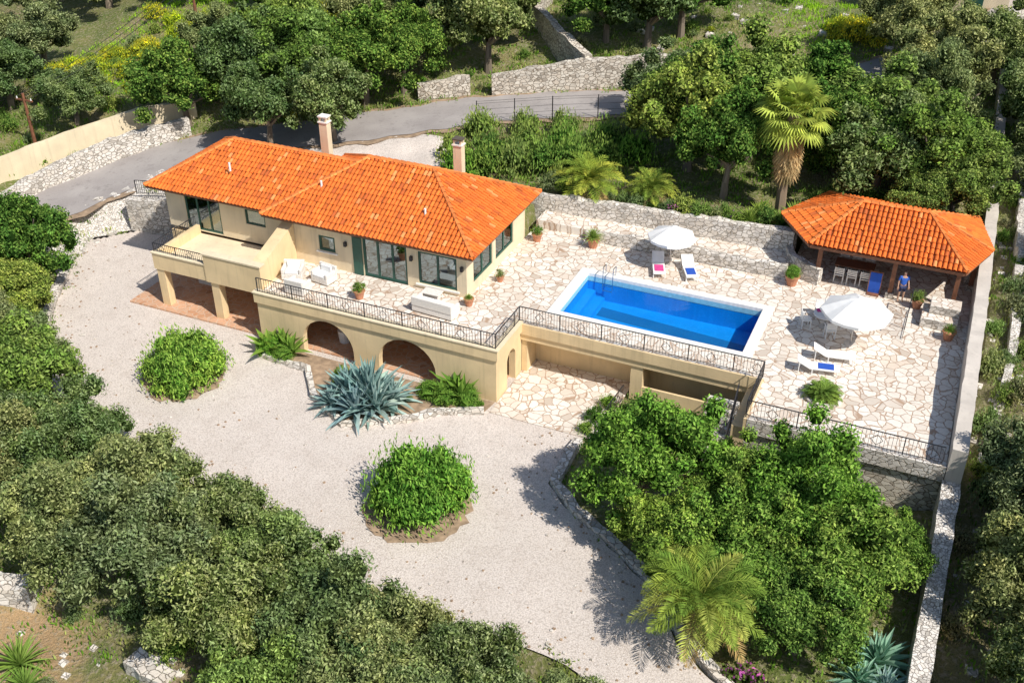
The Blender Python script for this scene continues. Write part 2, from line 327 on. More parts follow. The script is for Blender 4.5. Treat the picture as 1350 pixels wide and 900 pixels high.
# ------------------------------------------------------------------ house
house=empty('villa_house',(0,0,0))
ZT=2.8
def wall_open(b,axis,c0,c1,t0,t1,z0,z1,ops,mat):
    cuts=sorted(set([c0,c1]+[o[0] for o in ops]+[o[1] for o in ops]))
    for a,e in zip(cuts,cuts[1:]):
        mid=(a+e)/2; segs=[(z0,z1)]
        for o in ops:
            if o[0]<mid<o[1]:
                ns=[]
                for s0,s1 in segs:
                    if o[2]>s0: ns.append((s0,min(o[2],s1)))
                    if o[3]<s1: ns.append((max(o[3],s0),s1))
                segs=ns
        for s0,s1 in segs:
            if s1-s0<.01: continue
            if axis=='x': b.box(a,e,t0,t1,s0,s1,mat)
            else: b.box(t0,t1,a,e,s0,s1,mat)
def window(b,axis,a0,a1,z0,z1,t,sgn,n=2,fr='green',w=.09):
    def bx(p0,p1,q0,q1,d0,d1,m):
        lo,hi=sorted((t+sgn*d0,t+sgn*d1))
        if axis=='x': b.box(p0,p1,lo,hi,q0,q1,m)
        else: b.box(lo,hi,p0,p1,q0,q1,m)
    bx(a0,a0+w,z0,z1,.05,.15,fr); bx(a1-w,a1,z0,z1,.05,.15,fr); bx(a0+w,a1-w,z1-w,z1,.05,.15,fr); bx(a0+w,a1-w,z0,z0+w,.05,.15,fr)
    for i in range(1,n):
        c=a0+(a1-a0)*i/n; bx(c-w/2,c+w/2,z0+w,z1-w,.055,.145,fr)
    bx(a0+w,a1-w,z0+w,z1-w,.09,.10,'glass')
    bx(a0+w+.05,a0+w+.35,z0+w,z1-w,.4,.45,'curtain'); bx(a1-w-.35,a1-w-.05,z0+w,z1-w,.4,.45,'curtain')
b=MB()
opsF=[(-12.1,-11.1,3.75,4.65),(-9.4,-6.8,ZT,5.05),(-6.15,-3.95,3.1,4.95)]
wall_open(b,'x',-14.5,-3.4,4.1,4.4,ZT,5.55,opsF,'cream2')
opsR=[(4.9,7.2,3.3,4.95),(7.6,9.9,3.3,4.95)]
wall_open(b,'y',4.4,11.5,-3.7,-3.4,ZT,5.55,opsR,'cream2')
b.box(-14.5,-3.7,11.2,11.5,0,5.55,'cream2'); b.box(-14.5,-14.2,4.4,11.2,ZT,5.55,'cream2')
b.box(-14.2,-3.7,4.4,11.2,ZT-.1,ZT+.02,'pot'); b.box(-14.2,-3.7,7.6,7.7,ZT+.02,5.5,'cream2')
opsL=[(-21.3,-18.9,2.95,5.15),(-17.2,-15.9,4.0,4.9)]
wall_open(b,'x',-22.6,-14.5,4.7,5.0,2.9,5.5,opsL,'cream2')
wall_open(b,'x',-22.6,-13.4,4.7,5.0,0,2.6,[(-19.4,-18.2,.1,2.2),(-16.6,-15.2,.9,2.1)],'cream')
b.box(-22.6,-22.3,5.0,10.8,0,5.5,'cream2'); b.box(-22.3,-14.5,10.5,10.8,0,5.5,'cream2'); b.box(-22.3,-14.5,5.0,10.5,2.6,2.9,'dark')
b.box(-22.3,-14.6,7.7,7.8,0,5.4,'cream2')
b.box(-8.8,-7.2,6.3,7.1,ZT+.02,ZT+.7,'white'); b.box(-5.8,-4.4,6.3,7.2,ZT+.02,ZT+.7,'wicker')
b.build('walls',house)
b=MB()
window(b,'x',*opsF[0],4.1,1,1,w=.12); window(b,'x',*opsF[1],4.1,1,3,w=.12); window(b,'x',*opsF[2],4.1,1,2,w=.11)
window(b,'y',*opsR[0],-3.4,-1,2,w=.12); window(b,'y',*opsR[1],-3.4,-1,2,w=.12)
window(b,'x',*opsL[0],4.7,1,3,w=.1); window(b,'x',*opsL[1],4.7,1,1)
window(b,'x',-19.4,-18.2,.1,2.2,4.7,1,2); window(b,'x',-16.6,-15.2,.9,2.1,4.7,1,2)
b.box(-9.98,-9.43,4.02,4.07,ZT+.02,5.0,'green')
b.box(-6.3,-3.8,4.0,4.12,3.0,3.08,'coping'); b.box(-12.25,-10.95,4.0,4.12,3.67,3.73,'coping')
for x in (-10.4,-6.5,-3.62): b.box(x-.07,x+.07,3.93,4.08,4.35,4.6,'iron')
b.build('windows',house)
def slope(q,p0,p1,r0,r1,rng):
    p0,p1,r0,r1=[np.array(x,float) for x in (p0,p1,r0,r1)]
    A=p1-p0; L=np.linalg.norm(A); A/=L; w=(r0+r1)/2-p0; Nn=np.cross(A,w); Nn/=np.linalg.norm(Nn); B=np.cross(Nn,A)
    if B[2]<0: B=-B
    if Nn[2]<0: Nn=-Nn
    ra0,rb0=(r0-p0)@A,(r0-p0)@B; ra1,rb1=(r1-p0)@A,(r1-p0)@B
    P=lambda a,bb,h: p0+A*a+B*bb+Nn*h
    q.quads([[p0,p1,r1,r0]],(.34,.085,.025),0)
    sp=.235; n=int(L/sp); Q=[];C=[]
    for i in range(n):
        a=(i+.5)*L/n
        if a<ra0: bm=rb0*a/ra0
        elif a>ra1: bm=rb1*(L-a)/(L-ra1)
        else: bm=rb0+(rb1-rb0)*((a-ra0)/max(ra1-ra0,1e-6))
        row=.36; j=0; cc=1+.05*rng.normal()
        while j*row<bm-.03:
            b0=j*row-(.05 if j==0 else .0); b1=min((j+1)*row+.04,bm); rr=.098; h0=.045+.01*rng.random(); h1=.01
            th=np.linspace(0,math.pi,6); x=a-np.cos(th)*rr+.012*rng.normal(); y=np.sin(th)*rr*.95
            lo=[P(x[k],b0,y[k]+h0) for k in range(6)]; hi=[P(a+(x[k]-a)*.9,b1,y[k]*.9+h1) for k in range(6)]
            c=np.array([.80,.185,.032])*cc*(1+.08*rng.normal())
            u=rng.random()
            if u<.04: c=np.array([.82,.31,.10])
            elif u<.09: c=np.array([.56,.13,.03])
            for k in range(5): Q.append([lo[k],lo[k+1],hi[k+1],hi[k]]); C.append(c)
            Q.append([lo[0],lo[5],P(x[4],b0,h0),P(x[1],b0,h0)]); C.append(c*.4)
            j+=1
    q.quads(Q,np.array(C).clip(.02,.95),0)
def cap(q,p,r,rng,rad=.13):
    p=np.array(p,float);r=np.array(r,float); L=np.linalg.norm(r-p); n=max(2,int(L/.38))
    for i in range(n):
        a=p+(r-p)*i/n; e=p+(r-p)*(i+1.12)/n; c=np.array([.82,.25,.065])*(1+.1*rng.normal())
        q.tube([a+[0,0,.06],e+[0,0,.03]],[rad,rad*.85],c.clip(.02,.9),0,8)
rng=np.random.default_rng(3); q=QB(); ez=5.5
u0,u1,v0,v1=-15.2,-2.7,3.45,12.1; hw=(v1-v0)/2; rz=7.8; vm=(v0+v1)/2
e00,e10,e11,e01=(u0,v0,ez),(u1,v0,ez),(u1,v1,ez),(u0,v1,ez); ra,rb=(u0+hw,vm,rz),(u1-hw,vm,rz)
slope(q,e00,e10,ra,rb,rng); slope(q,e10,e11,rb,rb,rng); slope(q,e11,e01,rb,ra,rng); slope(q,e01,e00,ra,ra,rng)
for a,c in ((e00,ra),(e10,rb),(e11,rb),(e01,ra),(ra,rb)): cap(q,a,c,rng)
q.build('tiled_roof',['tile'],house)
q=QB(); a0,a1,c0,c1=-23.4,-10.2,4.05,11.5; h2=(c1-c0)/2; lz=5.42; lr=lz+h2*.53; vm2=(c0+c1)/2
f00,f10,f11,f01=(a0,c0,lz),(a1,c0,lz),(a1,c1,lz),(a0,c1,lz); l0,l1=(a0+h2,vm2,lr),(a1,vm2,lr)
slope(q,f00,f10,l0,l1,rng); slope(q,f11,f01,l1,l0,rng); slope(q,f01,f00,l0,l0,rng)
for a,c in ((f00,l0),(f01,l0),(l0,l1)): cap(q,a,c,rng)
q.build('tiled_roof_wing',['tile'],house)
b=MB()
b.box(u0+.04,u1-.04,v0+.04,v1-.04,ez-.14,ez-.02,'wood'); b.box(a0+.04,u0+.03,c0+.04,c1-.04,lz-.14,lz-.02,'wood')
for p in ((-12.6,5.6),(-6.2,5.2),(-18.5,5.6)):
    z=ez+(p[1]-v0)*.53; b.cyl((p[0],p[1],z-.1),(p[0],p[1],z+.38),.06,.06,'white',8)
b.build('eaves',house)
b=MB()
for x,y,z0 in ((-16.4,12.0,3.2),(-7.9,12.5,3.2)):
    h=7.7 if x<-10 else 7.5
    b.box(x-.26,x+.26,y-.22,y+.22,z0,h-.25,'cream2'); b.box(x-.31,x+.31,y-.27,y+.27,h-.25,h-.17,'coping')
    for dx in (-.2,.2):
        for dy in (-.16,.16): b.box(x+dx-.05,x+dx+.05,y+dy-.05,y+dy+.05,h-.17,h+.08,'cream2')
    b.box(x-.3,x+.3,y-.26,y+.26,h+.08,h+.16,'coping' if x<-10 else 'dark')
b.build('chimneys',house)
def arch_wall(b,axis,c0,c1,t0,t1,zb,zt,arches,mat,n=14):
    iv=[];p=c0
    for c,hw,sp,e in sorted(arches):
        iv.append((p,c-hw,None)); xs=[c-hw*math.cos(math.pi*k/n) for k in range(n+1)]
        for a,e2 in zip(xs,xs[1:]): iv.append((a,e2,(c,hw,sp,e)))
        p=c+hw
    iv.append((p,c1,None))
    for a,e2,ar in iv:
        if ar is None: za=ze=zb
        else:
            c,hw,sp,ee=ar; g=lambda x: sp+ee*math.sqrt(max(0,1-((x-c)/hw)**2)); za,ze=g(a),g(e2)
        if axis=='x': b.hexa([(a,t0,za),(e2,t0,ze),(e2,t1,ze),(a,t1,za),(a,t0,zt),(e2,t0,zt),(e2,t1,zt),(a,t1,zt)],mat)
        else: b.hexa([(t1,a,za),(t1,e2,ze),(t0,e2,ze),(t0,a,za),(t1,a,zt),(t1,e2,zt),(t0,e2,zt),(t0,a,zt)],mat)
b=MB()
arch_wall(b,'x',-13.4,0.1,0,.35,0,2.45,[(-9.3,1.5,.75,1.5),(-4.75,1.6,.75,1.55)],'cream')
arch_wall(b,'y',.35,3.0,-.25,.1,0,2.45,[(1.75,.5,1.5,.5)],'cream')
b.box(-13.4,-13.05,.35,4.7,0,2.45,'cream')
b.box(-13.05,-.25,3.6,3.8,0,2.45,'cream2')
b.box(-13.05,-.25,.35,3.6,.03,.1,'terr')
b.box(-13.5,.2,-.1,.25,2.45,3.0,'cream'); b.box(-.12,.2,.25,2.9,2.45,3.0,'cream')
b.box(-13.55,.25,-.14,.29,3.0,3.06,'cream2'); b.box(-.16,.25,.29,2.9,3.0,3.06,'cream2')
b.cyl((-9.4,1.7,.1),(-9.4,1.7,.8),.3,.35,'white',14); b.box(-6,-4.6,2.9,3.58,.1,.9,'wood')
for x in (-20.6,-17.0): b.box(x,x+.5,.9,1.35,0,2.5,'cream')
b.box(-20.7,-13.45,.95,4.65,2.5,2.78,'cream','cream2')
b.box(-20.7,-17.2,.85,1.1,2.35,3.3,'cream'); b.box(-17.2,-13.6,.8,1.15,2.35,3.95,'cream')
b.box(-17.25,-13.55,.75,1.2,3.95,4.03,'cream2'); b.box(-20.75,-17.22,.8,1.15,3.3,3.37,'cream2')
b.box(-20.7,-20.45,1.1,4.65,2.35,3.3,'cream')
b.hexa([(-14.3,1.15,2.8),(-13.6,1.15,2.8),(-13.6,4.08,2.8),(-14.3,4.08,2.8),(-14.3,1.15,4.0),(-13.6,1.15,4.0),(-13.6,4.08,5.0),(-14.3,4.08,5.0)],'cream')
b.box(-22.55,-13.45,.4,4.65,.03,.12,'terr'); b.box(-20.3,-18.8,3.6,4.5,.12,.5,'white')
b.build('arched_terrace_base',house)
# ------------------------------------------------------------------ pool terrace
ter=empty('pool_terrace'); b=MB()
def slab(x0,x1,y0,y1,zb=2.3,zt=2.8): b.box(x0,x1,y0,y1,zb,zt,'cream','pave')
slab(-13.4,-3.4,.25,4.1,2.5); slab(-3.4,-.12,.25,12.6,2.5); slab(-.12,.8,2.9,12.6)
slab(.8,11.1,2.9,4.35); slab(.8,11.1,9.55,12.6); slab(11.1,12.0,2.9,12.6); slab(12.0,20.1,-.3,12.6); slab(11.0,20.1,12.6,19.6)
b.box(-3.35,-.1,11,14.4,1.9,2.83,'pave')
b.build('paving',ter)
b=MB()
x0,x1,y0,y1=1.3,10.6,4.8,9.1
b.box(.8,11.1,4.35,y0,2.35,2.86,'coping'); b.box(.8,11.1,y1,9.55,2.35,2.86,'coping'); b.box(.8,x0,y0,y1,2.35,2.86,'coping'); b.box(x1,11.1,y0,y1,2.35,2.86,'coping')
b.build('pool_coping',ter,bevel=.03)
pool=empty('swimming_pool'); b=MB()
zf=1.35
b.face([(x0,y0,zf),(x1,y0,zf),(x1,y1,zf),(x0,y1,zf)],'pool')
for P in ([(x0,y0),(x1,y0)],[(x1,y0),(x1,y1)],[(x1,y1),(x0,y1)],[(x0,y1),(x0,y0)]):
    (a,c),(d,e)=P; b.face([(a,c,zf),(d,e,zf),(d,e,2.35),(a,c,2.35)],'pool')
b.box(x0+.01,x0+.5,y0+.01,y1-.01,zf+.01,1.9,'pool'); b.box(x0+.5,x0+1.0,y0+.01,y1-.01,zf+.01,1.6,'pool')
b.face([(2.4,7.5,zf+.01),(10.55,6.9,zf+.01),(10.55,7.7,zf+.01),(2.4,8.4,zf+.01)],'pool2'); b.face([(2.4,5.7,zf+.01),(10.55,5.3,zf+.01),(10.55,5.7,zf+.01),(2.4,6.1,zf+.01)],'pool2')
b.build('basin',pool)
b=MB(); b.face([(x0,y0,2.66),(x1,y0,2.66),(x1,y1,2.66),(x0,y1,2.66)],'water'); b.build('water',pool)
b=MB()
for x in (2.2,2.75):
    b.cyl((x,9.35,2.86),(x,9.35,3.4),.022,.022,'metal',8); b.cyl((x,9.35,3.4),(x,8.9,3.45),.022,.022,'metal',8); b.cyl((x,8.9,3.45),(x,8.85,2.2),.022,.022,'metal',8)
for z in (2.1,2.4): b.cyl((2.2,8.86,z),(2.75,8.86,z),.02,.02,'metal',8)
b.build('pool_ladder',pool)
b=MB()
b.box(-.25,12.3,4.2,4.34,0,2.3,'cream')
b.box(5.8,6.4,2.95,4.2,0,2.3,'cream'); b.box(11.4,12.0,-.25,4.2,0,2.3,'cream'); b.box(.12,.4,3.0,4.2,0,2.3,'cream')
b.box(.12,12.0,2.88,3.02,1.95,2.32,'cream')
b.box(6.4,11.4,2.98,3.1,0,.8,'cream')
b.box(12.0,20.1,-.25,.1,-.6,2.3,'stone'); b.box(20.1,20.15,-.25,12.6,0,2.3,'stone')
b.box(.1,12.05,2.8,2.9,2.32,2.9,'cream'); b.box(12.05,20.1,-.42,-.3,2.2,2.92,'stonew'); b.box(11.9,12.02,-.42,2.8,2.2,2.92,'cream')
b.build('retaining_walls',ter)
b=MB(); b.box(.15,5.6,-.9,4.2,.03,.07,'pave'); b.build('lower_patio')
b=MB()
for i in range(10): b.box(10.0,11.4,-1.6+.28*i,-1.32+.28*i,-.1,.25+.25*i if i<9 else 2.55,'stonew')
b.build('stone_steps')
def railing(pts,name,z,h=.85,parent=None,sp=.13):
    b=MB()
    for p,q_ in zip(pts,pts[1:]):
        p=Vector((*p,z) if len(p)==2 else p);q_=Vector((*q_,z) if len(q_)==2 else q_); L=(q_-p).length; H=Vector((0,0,h))
        b.beam(p+H,q_+H,.045,.03,'iron'); b.beam(p+Vector((0,0,.1)),q_+Vector((0,0,.1)),.025,.02,'iron')
        n=max(2,int(L/sp))
        for i in range(n+1):
            c=p.lerp(q_,i/n); t=.045 if i%14==0 else .016
            b.beam(c,c+H,t,t,'iron')
            if i%14==7 and i+2<=n and i>1:
                A=p.lerp(q_,(i-1.6)/n)+Vector((0,0,h*.5)); B=p.lerp(q_,(i+1.6)/n)+Vector((0,0,h*.5)); U=c+Vector((0,0,h*.8)); D=c+Vector((0,0,h*.2))
                for s0,s1 in ((A,U),(U,B),(B,D),(D,A)): b.beam(s0,s1,.018,.018,'iron')
    return b.build(name,parent)
railing([(-13.3,.05),(.05,.05),(.05,2.85),(11.97,2.85),(11.97,-.36),(19.9,-.36)],'iron_railing',3.0,.85,None,.15)
railing([(-17.3,.97),(-20.6,.97),(-20.6,4.5)],'iron_railing',3.37,.5)
railing([(-28.2,8.2),(-24.6,9.2),(-22.8,9.2)],'iron_railing',2.3,.9)
railing([(11.3,-1.6,.4),(11.3,.9,2.8)],'iron_railing',0,.9)
railing([(5.4,-.8),(5.6,2.6)],'iron_railing',.05,.9)
railing([(17.3,11.9),(17.3,9.0)],'iron_railing',2.8,1.3)
def wirefence(pts,name):
    b=MB(); P=[Vector((x,y,Tz(x,y))) for x,y in pts]
    for p,q_ in zip(P,P[1:]):
        n=max(1,int((q_-p).length/2.4))
        for i in range(n+1):
            c=p.lerp(q_,i/n); b.beam(c-Vector((0,0,.2)),c+Vector((0,0,1.7)),.05,.05,'iron')
        for h in (.3,.7,1.1,1.5,1.65): b.beam(p+Vector((0,0,h)),q_+Vector((0,0,h)),.014,.014,'iron')
    b.build(name)
wirefence([(-11.5,22.3),(-7,24.4),(-1.5,26.7),(4,29.4)],'wire_fence')
# ------------------------------------------------------------------ stone walls
def stonewall(name,path,w,mat='stone',jit=.08,step=.5,seed=1):
    r=random.Random(seed); b=MB(); pts=[]
    for p,q_ in zip(path,path[1:]):
        L=math.hypot(q_[0]-p[0],q_[1]-p[1]); n=max(1,int(L/step))
        for i in range(n): pts.append([p[k]+(q_[k]-p[k])*i/n for k in range(4)])
    pts.append(list(path[-1])); rows=[]
    for i,p in enumerate(pts):
        a=pts[max(i-1,0)];c=pts[min(i+1,len(pts)-1)]; dx,dy=c[0]-a[0],c[1]-a[1]; l=math.hypot(dx,dy); nx,ny=-dy/l*w/2,dx/l*w/2
        j=lambda: r.uniform(-jit,jit)
        zt=p[3]+j(); rows.append([(p[0]-nx*1.15+j()*.4,p[1]-ny*1.15+j()*.4,p[2]),(p[0]-nx+j()*.4,p[1]-ny+j()*.4,zt),(p[0]+nx+j()*.4,p[1]+ny+j()*.4,zt+j()*.5),(p[0]+nx*1.15,p[1]+ny*1.15,p[2])])
    for A,B in zip(rows,rows[1:]):
        for k in range(3): b.face([A[k],A[k+1],B[k+1],B[k]],mat)
    b.face(rows[0],mat); b.face(rows[-1][::-1],mat)
    return b.build(name)
stonewall('stone_retaining_wall',[(-.2,12.8,2.5,3.4),(5,13.0,2.5,3.45),(11,12.8,2.5,3.55)],.4,'stonew')
b=MB(); b.box(-3.3,10.9,12.95,14.7,2.0,3.3,'pave'); b.build('upper_paved_ledge')
stonewall('stone_retaining_wall',[(-4.6,14.5,2.,4.2),(3,14.8,2.,4.4),(10.8,15.0,2.,4.5)],.5,'stonew')
stonewall('stone_retaining_wall',[(-28.6,7.7,-.2,2.2),(-26.6,7.9,-.2,2.3),(-24.9,8.6,-.2,2.4),(-22.6,8.8,-.2,2.5)],.4,'stonew')
stonewall('boundary_wall',[(20.4,-22,-2.6,-1.6),(20.5,-15,-1.5,-.2),(20.5,-9,-.8,.7),(20.5,-3,-.5,1.6),(20.45,-.4,0,2.2)],.7,'rubble',.08)
stonewall('boundary_wall',[(20.45,-.4,0,3.9),(20.4,12,0,4.3),(20.3,20,2,4.7),(19.8,34,4,6.3),(19.5,44,5,7.8)],.6,'conc',.06)
stonewall('plastered_boundary_wall',[(-38.5,6.5,1,3.3),(-36.2,11,1.2,4.0),(-33.5,15.2,2,4.7),(-31,18,2.5,4.7)],.35,'cream2',.03)
stonewall('stone_retaining_wall',[(-36.4,4.0,.3,2.0),(-35.6,8,1,2.7),(-33.6,12.2,1.5,3.6),(-30.6,16.6,2.2,4.0)],.5,'stonew')
stonewall('stone_retaining_wall',[(-17.6,25.5,3.4,5.4),(-14.5,27.5,3.6,5.8)],.5,'stone')
stonewall('stone_retaining_wall',[(-13,27.9,3.6,5.9),(-7,30.8,3.8,7.0),(-3,32.6,4,7.2),(1,34.6,4.4,7.2)],.6,'stone')
stonewall('stone_retaining_wall',[(-7,31,4,7.2),(-10,33.5,4,7.8),(-13.5,37,4,8.6),(-14.5,42,5,9.6)],.6,'stone')
stonewall('stone_retaining_wall',[(8,31,4,5.6),(14,35,4,6.4)],.5,'stone')
stonewall('stone_retaining_wall',[(14,41,5,8.3),(20,47,6,9.6)],.5,'stonew')
stonewall('stone_retaining_wall',[(-15.6,-18.2,-3,-.9),(-13.8,-17.9,-3.2,-.9),(-12.4,-17.4,-3.2,-1.1)],1.0,'stonew',.18)
stonewall('stone_retaining_wall',[(-6.4,-18.6,-3.2,-1.1),(-4.4,-18.9,-3.2,-1.1)],.8,'stonew',.2)
stonewall('stone_retaining_wall',[(23.5,-10,-1.5,.3),(24.5,-2,-.5,1.6),(25,8,.5,2.9),(24.5,20,2,4.4)],.6,'stone',.2)
stonewall('stone_retaining_wall',[(21.6,2,.5,1.9),(22.2,10,1,3.0),(22,18,2,3.9),(21.6,28,3,5.2)],.4,'rubble',.2)
stonewall('stone_edging',[(-28.7,2.2,-.2,.3),(-26.7,-1.1,-.2,.28),(-24.6,-4.1,-.2,.3),(-22.2,-6.2,-.2,.25),(-18.8,-8.5,-.2,.25),(-15.4,-10,-.2,.2),(-10.5,-10.9,-.2,.2)],.5,'stonew',.09)
stonewall('stone_edging',[(15.4,-12.7,-.3,.3),(12.6,-10.8,-.3,.3),(10.9,-8.6,-.3,.3),(8.6,-7,-.3,.3),(6.4,-5.8,-.3,.3),(4.9,-4.4,-.3,.3),(4.8,-1.3,-.3,.3)],.4,'stonew',.09)
bed=[(-13,-.05),(-12.8,-1.2),(-9.7,-1.4),(-8.2,-3.2),(-5.7,-4.6),(-3.2,-3.1),(-2,-1.9),(-.1,-1.0),(.05,-.05)]
b=MB(); b.face([(x,y,.05) for x,y in bed],'soil'); b.build('planting_bed')
stonewall('stone_edging',[(*p,-.1,.28) for p in bed[1:8]],.3,'stonew',.06)
for nm,cx,cy,rr in (('planting_bed',-15.0,-4.4,2.0),('planting_bed',.2,-8.2,2.25),('planting_bed',14.7,2.7,.75)):
    z=.04 if cy<0 else 2.83
    b=MB(); r=random.Random(int(cx*10)); b.face([(cx+rr*math.cos(t)*(1+r.uniform(-.09,.09)),cy+rr*math.sin(t)*(1+r.uniform(-.09,.09)),z) for t in np.linspace(0,2*math.pi,40)[:-1]],'soil'); b.build(nm)
stonewall('stone_edging',[(14.7+.78*math.cos(t),2.7+.78*math.sin(t),2.7,2.93) for t in np.linspace(0,2*math.pi,16)],.15,'stonew',.03,.3)
def rocks(name,spots,mat='stonew'):
    b=MB(); r=random.Random(4)
    for (x,y,s_) in spots:
        z=max(Tz(x,y),-9); n=[(x+s_*r.uniform(.5,1)*a,y+s_*r.uniform(.5,1)*c,z-.1+(s_*r.uniform(.6,1.0) if d else 0)) for d in (0,1) for a,c in ((-1,-1),(1,-1),(1,1),(-1,1))]
        b.hexa(n,mat)
    return b.build(name,bevel=.05)
rr=random.Random(9)
rocks('rocks',[(rr.uniform(-31.5,-28.5),rr.uniform(1.5,8),rr.uniform(.1,.3)) for _ in range(60)]+[(rr.uniform(-27.5,-22),rr.uniform(-8,-3),rr.uniform(.1,.25)) for _ in range(30)]+[(rr.uniform(20.9,28),rr.uniform(-14,30),rr.uniform(.06,.25)) for _ in range(300)]
 +[(rr.uniform(-15,-2),rr.uniform(-21,-18),rr.uniform(.06,.2)) for _ in range(60)]+[(rr.uniform(-14,14),rr.uniform(36,48),rr.uniform(.1,.4)) for _ in range(70)])
b=MB(); r=random.Random(12); k=0
while k<900:
    x=r.uniform(-30,16); y=r.uniform(-17,6); X=np.array([x]);Y=np.array([y])
    if not pip(X,Y,gravel_poly)[0] or y>-.3 and x>-22: continue
    d=pdist(X,Y,gravel_poly)[0]
    if r.random()>math.exp(-d/1.0)+.05: continue
    s_=r.uniform(.02,.06); b.hexa([(x+s_*a*r.uniform(.6,1),y+s_*c*r.uniform(.6,1),.02+(s_*.8 if dd else 0)) for dd in (0,1) for a,c in ((-1,-1),(1,-1),(1,1),(-1,1))],'stonew' if r.random()<.5 else 'soil'); k+=1
b.build('loose_stones')
# ------------------------------------------------------------------ pergola
pg=empty('pool_pavilion'); q=QB(); rng=np.random.default_rng(8)
pe=[(11.9,12.5,5.15),(19.5,12.5,5.15),(20.5,15.4,5.15),(19.6,19.1,5.15),(11.8,19.2,5.15),(9.9,15.5,5.15)]
r0,r1=(13.9,15.6,6.55),(17.2,15.6,6.55)
for a,c,s0,s1 in ((pe[0],pe[1],r0,r1),(pe[1],pe[2],r1,r1),(pe[2],pe[3],r1,r1),(pe[3],pe[4],r1,r0),(pe[4],pe[5],r0,r0),(pe[5],pe[0],r0,r0)): slope(q,a,c,s0,s1,rng)
for a,c in ((pe[0],r0),(pe[1],r1),(pe[2],r1),(pe[3],r1),(pe[4],r0),(pe[5],r0),(r0,r1)): cap(q,a,c,rng,.12)
q.build('tiled_roof',['tile'],pg)
b=MB(); cen=Vector((15.4,15.6,0))
top=[Vector(p)+(cen-Vector((p[0],p[1],0))).normalized()*.1 for p in pe]
b.face([(p.x,p.y,5.08) for p in top],'wood')
for p,q_ in zip(top,top[1:]+top[:1]): b.beam((p.x,p.y,5.02),(q_.x,q_.y,5.02),.12,.16,'wood')
for x,y in ((12.5,13.0),(16.2,12.95),(19.2,13.0),(19.9,15.4),(10.6,15.5),(12.2,18.5),(19.2,18.6)):
    b.box(x-.11,x+.11,y-.11,y+.11,2.8,5.0,'wood'); b.box(x-.2,x+.2,y-.2,y+.2,2.8,3.1,'stone')
b.build('timber_frame',pg)
b=MB()
b.box(12,20,18.7,18.95,2.8,4.9,'stone'); b.box(19.55,19.8,15.8,18.7,2.8,4.4,'stone')
b.box(17.6,19.5,17.6,18.68,2.8,3.75,'stone','coping')
b.build('stone_back_wall',pg)
stonewall('curved_stone_counter',[(10.6,16.4,2.8,3.75),(10.5,15.2,2.8,3.75),(11.0,13.9,2.8,3.75),(11.9,13.1,2.8,3.75),(12.7,12.8,2.8,3.75)],.35,'stonew',.03)
b=MB()
b.box(17.9,19.6,10.6,12.2,2.8,3.3,'stonew','pave'); b.box(18.2,19.6,11.2,12.2,3.3,3.75,'stonew','pave'); b.build('stone_barbecue_block',bevel=.03)
# ------------------------------------------------------------------ furniture
def chair(name,x,y,rot,z=ZT,mat='white'):
    b=MB()
    for dx in (-.22,.22):
        for dy in (-.2,.2): b.box(dx-.02,dx+.02,dy-.02,dy+.02,0,.44 if dy<0 else .9,mat)
    b.box(-.25,.25,-.24,.24,.44,.48,mat)
    for i in range(4): b.box(-.2,.2,.2,.225,.55+i*.09,.61+i*.09,mat)
    for dx in (-.25,.25): b.box(dx-.025,dx+.025,-.2,.2,.65,.68,mat)
    return b.build(name,None,(x,y,z),rot)
def sofa(name,x,y,rot,w,z=ZT+.02):
    b=MB(); b.box(-w/2,w/2,-.42,.42,.05,.38,'wicker'); b.box(-w/2,w/2,.3,.45,.38,.85,'wicker')
    for sx in (-1,1): b.box(min(sx*w/2,sx*(w/2-.16)),max(sx*w/2,sx*(w/2-.16)),-.42,.3,.38,.66,'wicker')
    n=max(1,round((w-.3)/.65)); cw=(w-.36)/n
    for i in range(n):
        a=-w/2+.18+i*cw; b.box(a+.01,a+cw-.01,-.42,.28,.385,.5,'white'); b.box(a+.03,a+cw-.03,.16,.29,.5,.84,'white')
    return b.build(name,None,(x,y,z),rot,.03)
sofa('garden_sofa',-4.2,2.2,math.pi*.98,2.3); sofa('garden_armchair',-11.0,2.7,-.15,1.1); sofa('garden_armchair',-12.7,2.4,.35,1.1); sofa('garden_armchair',-11.6,1.2,math.pi,1.1)
def ctable(x,y,z):
    b=MB(); b.box(-.5,.5,-.3,.3,.36,.42,'wicker')
    for dx in (-.42,.42):
        for dy in (-.24,.24): b.box(dx-.03,dx+.03,dy-.03,dy+.03,0,.36,'wicker')
    b.box(-.45,.45,-.26,.26,.12,.15,'wicker'); b.build('coffee_table',None,(x,y,z),0,.01)
ctable(-5.0,3.35,ZT+.02)
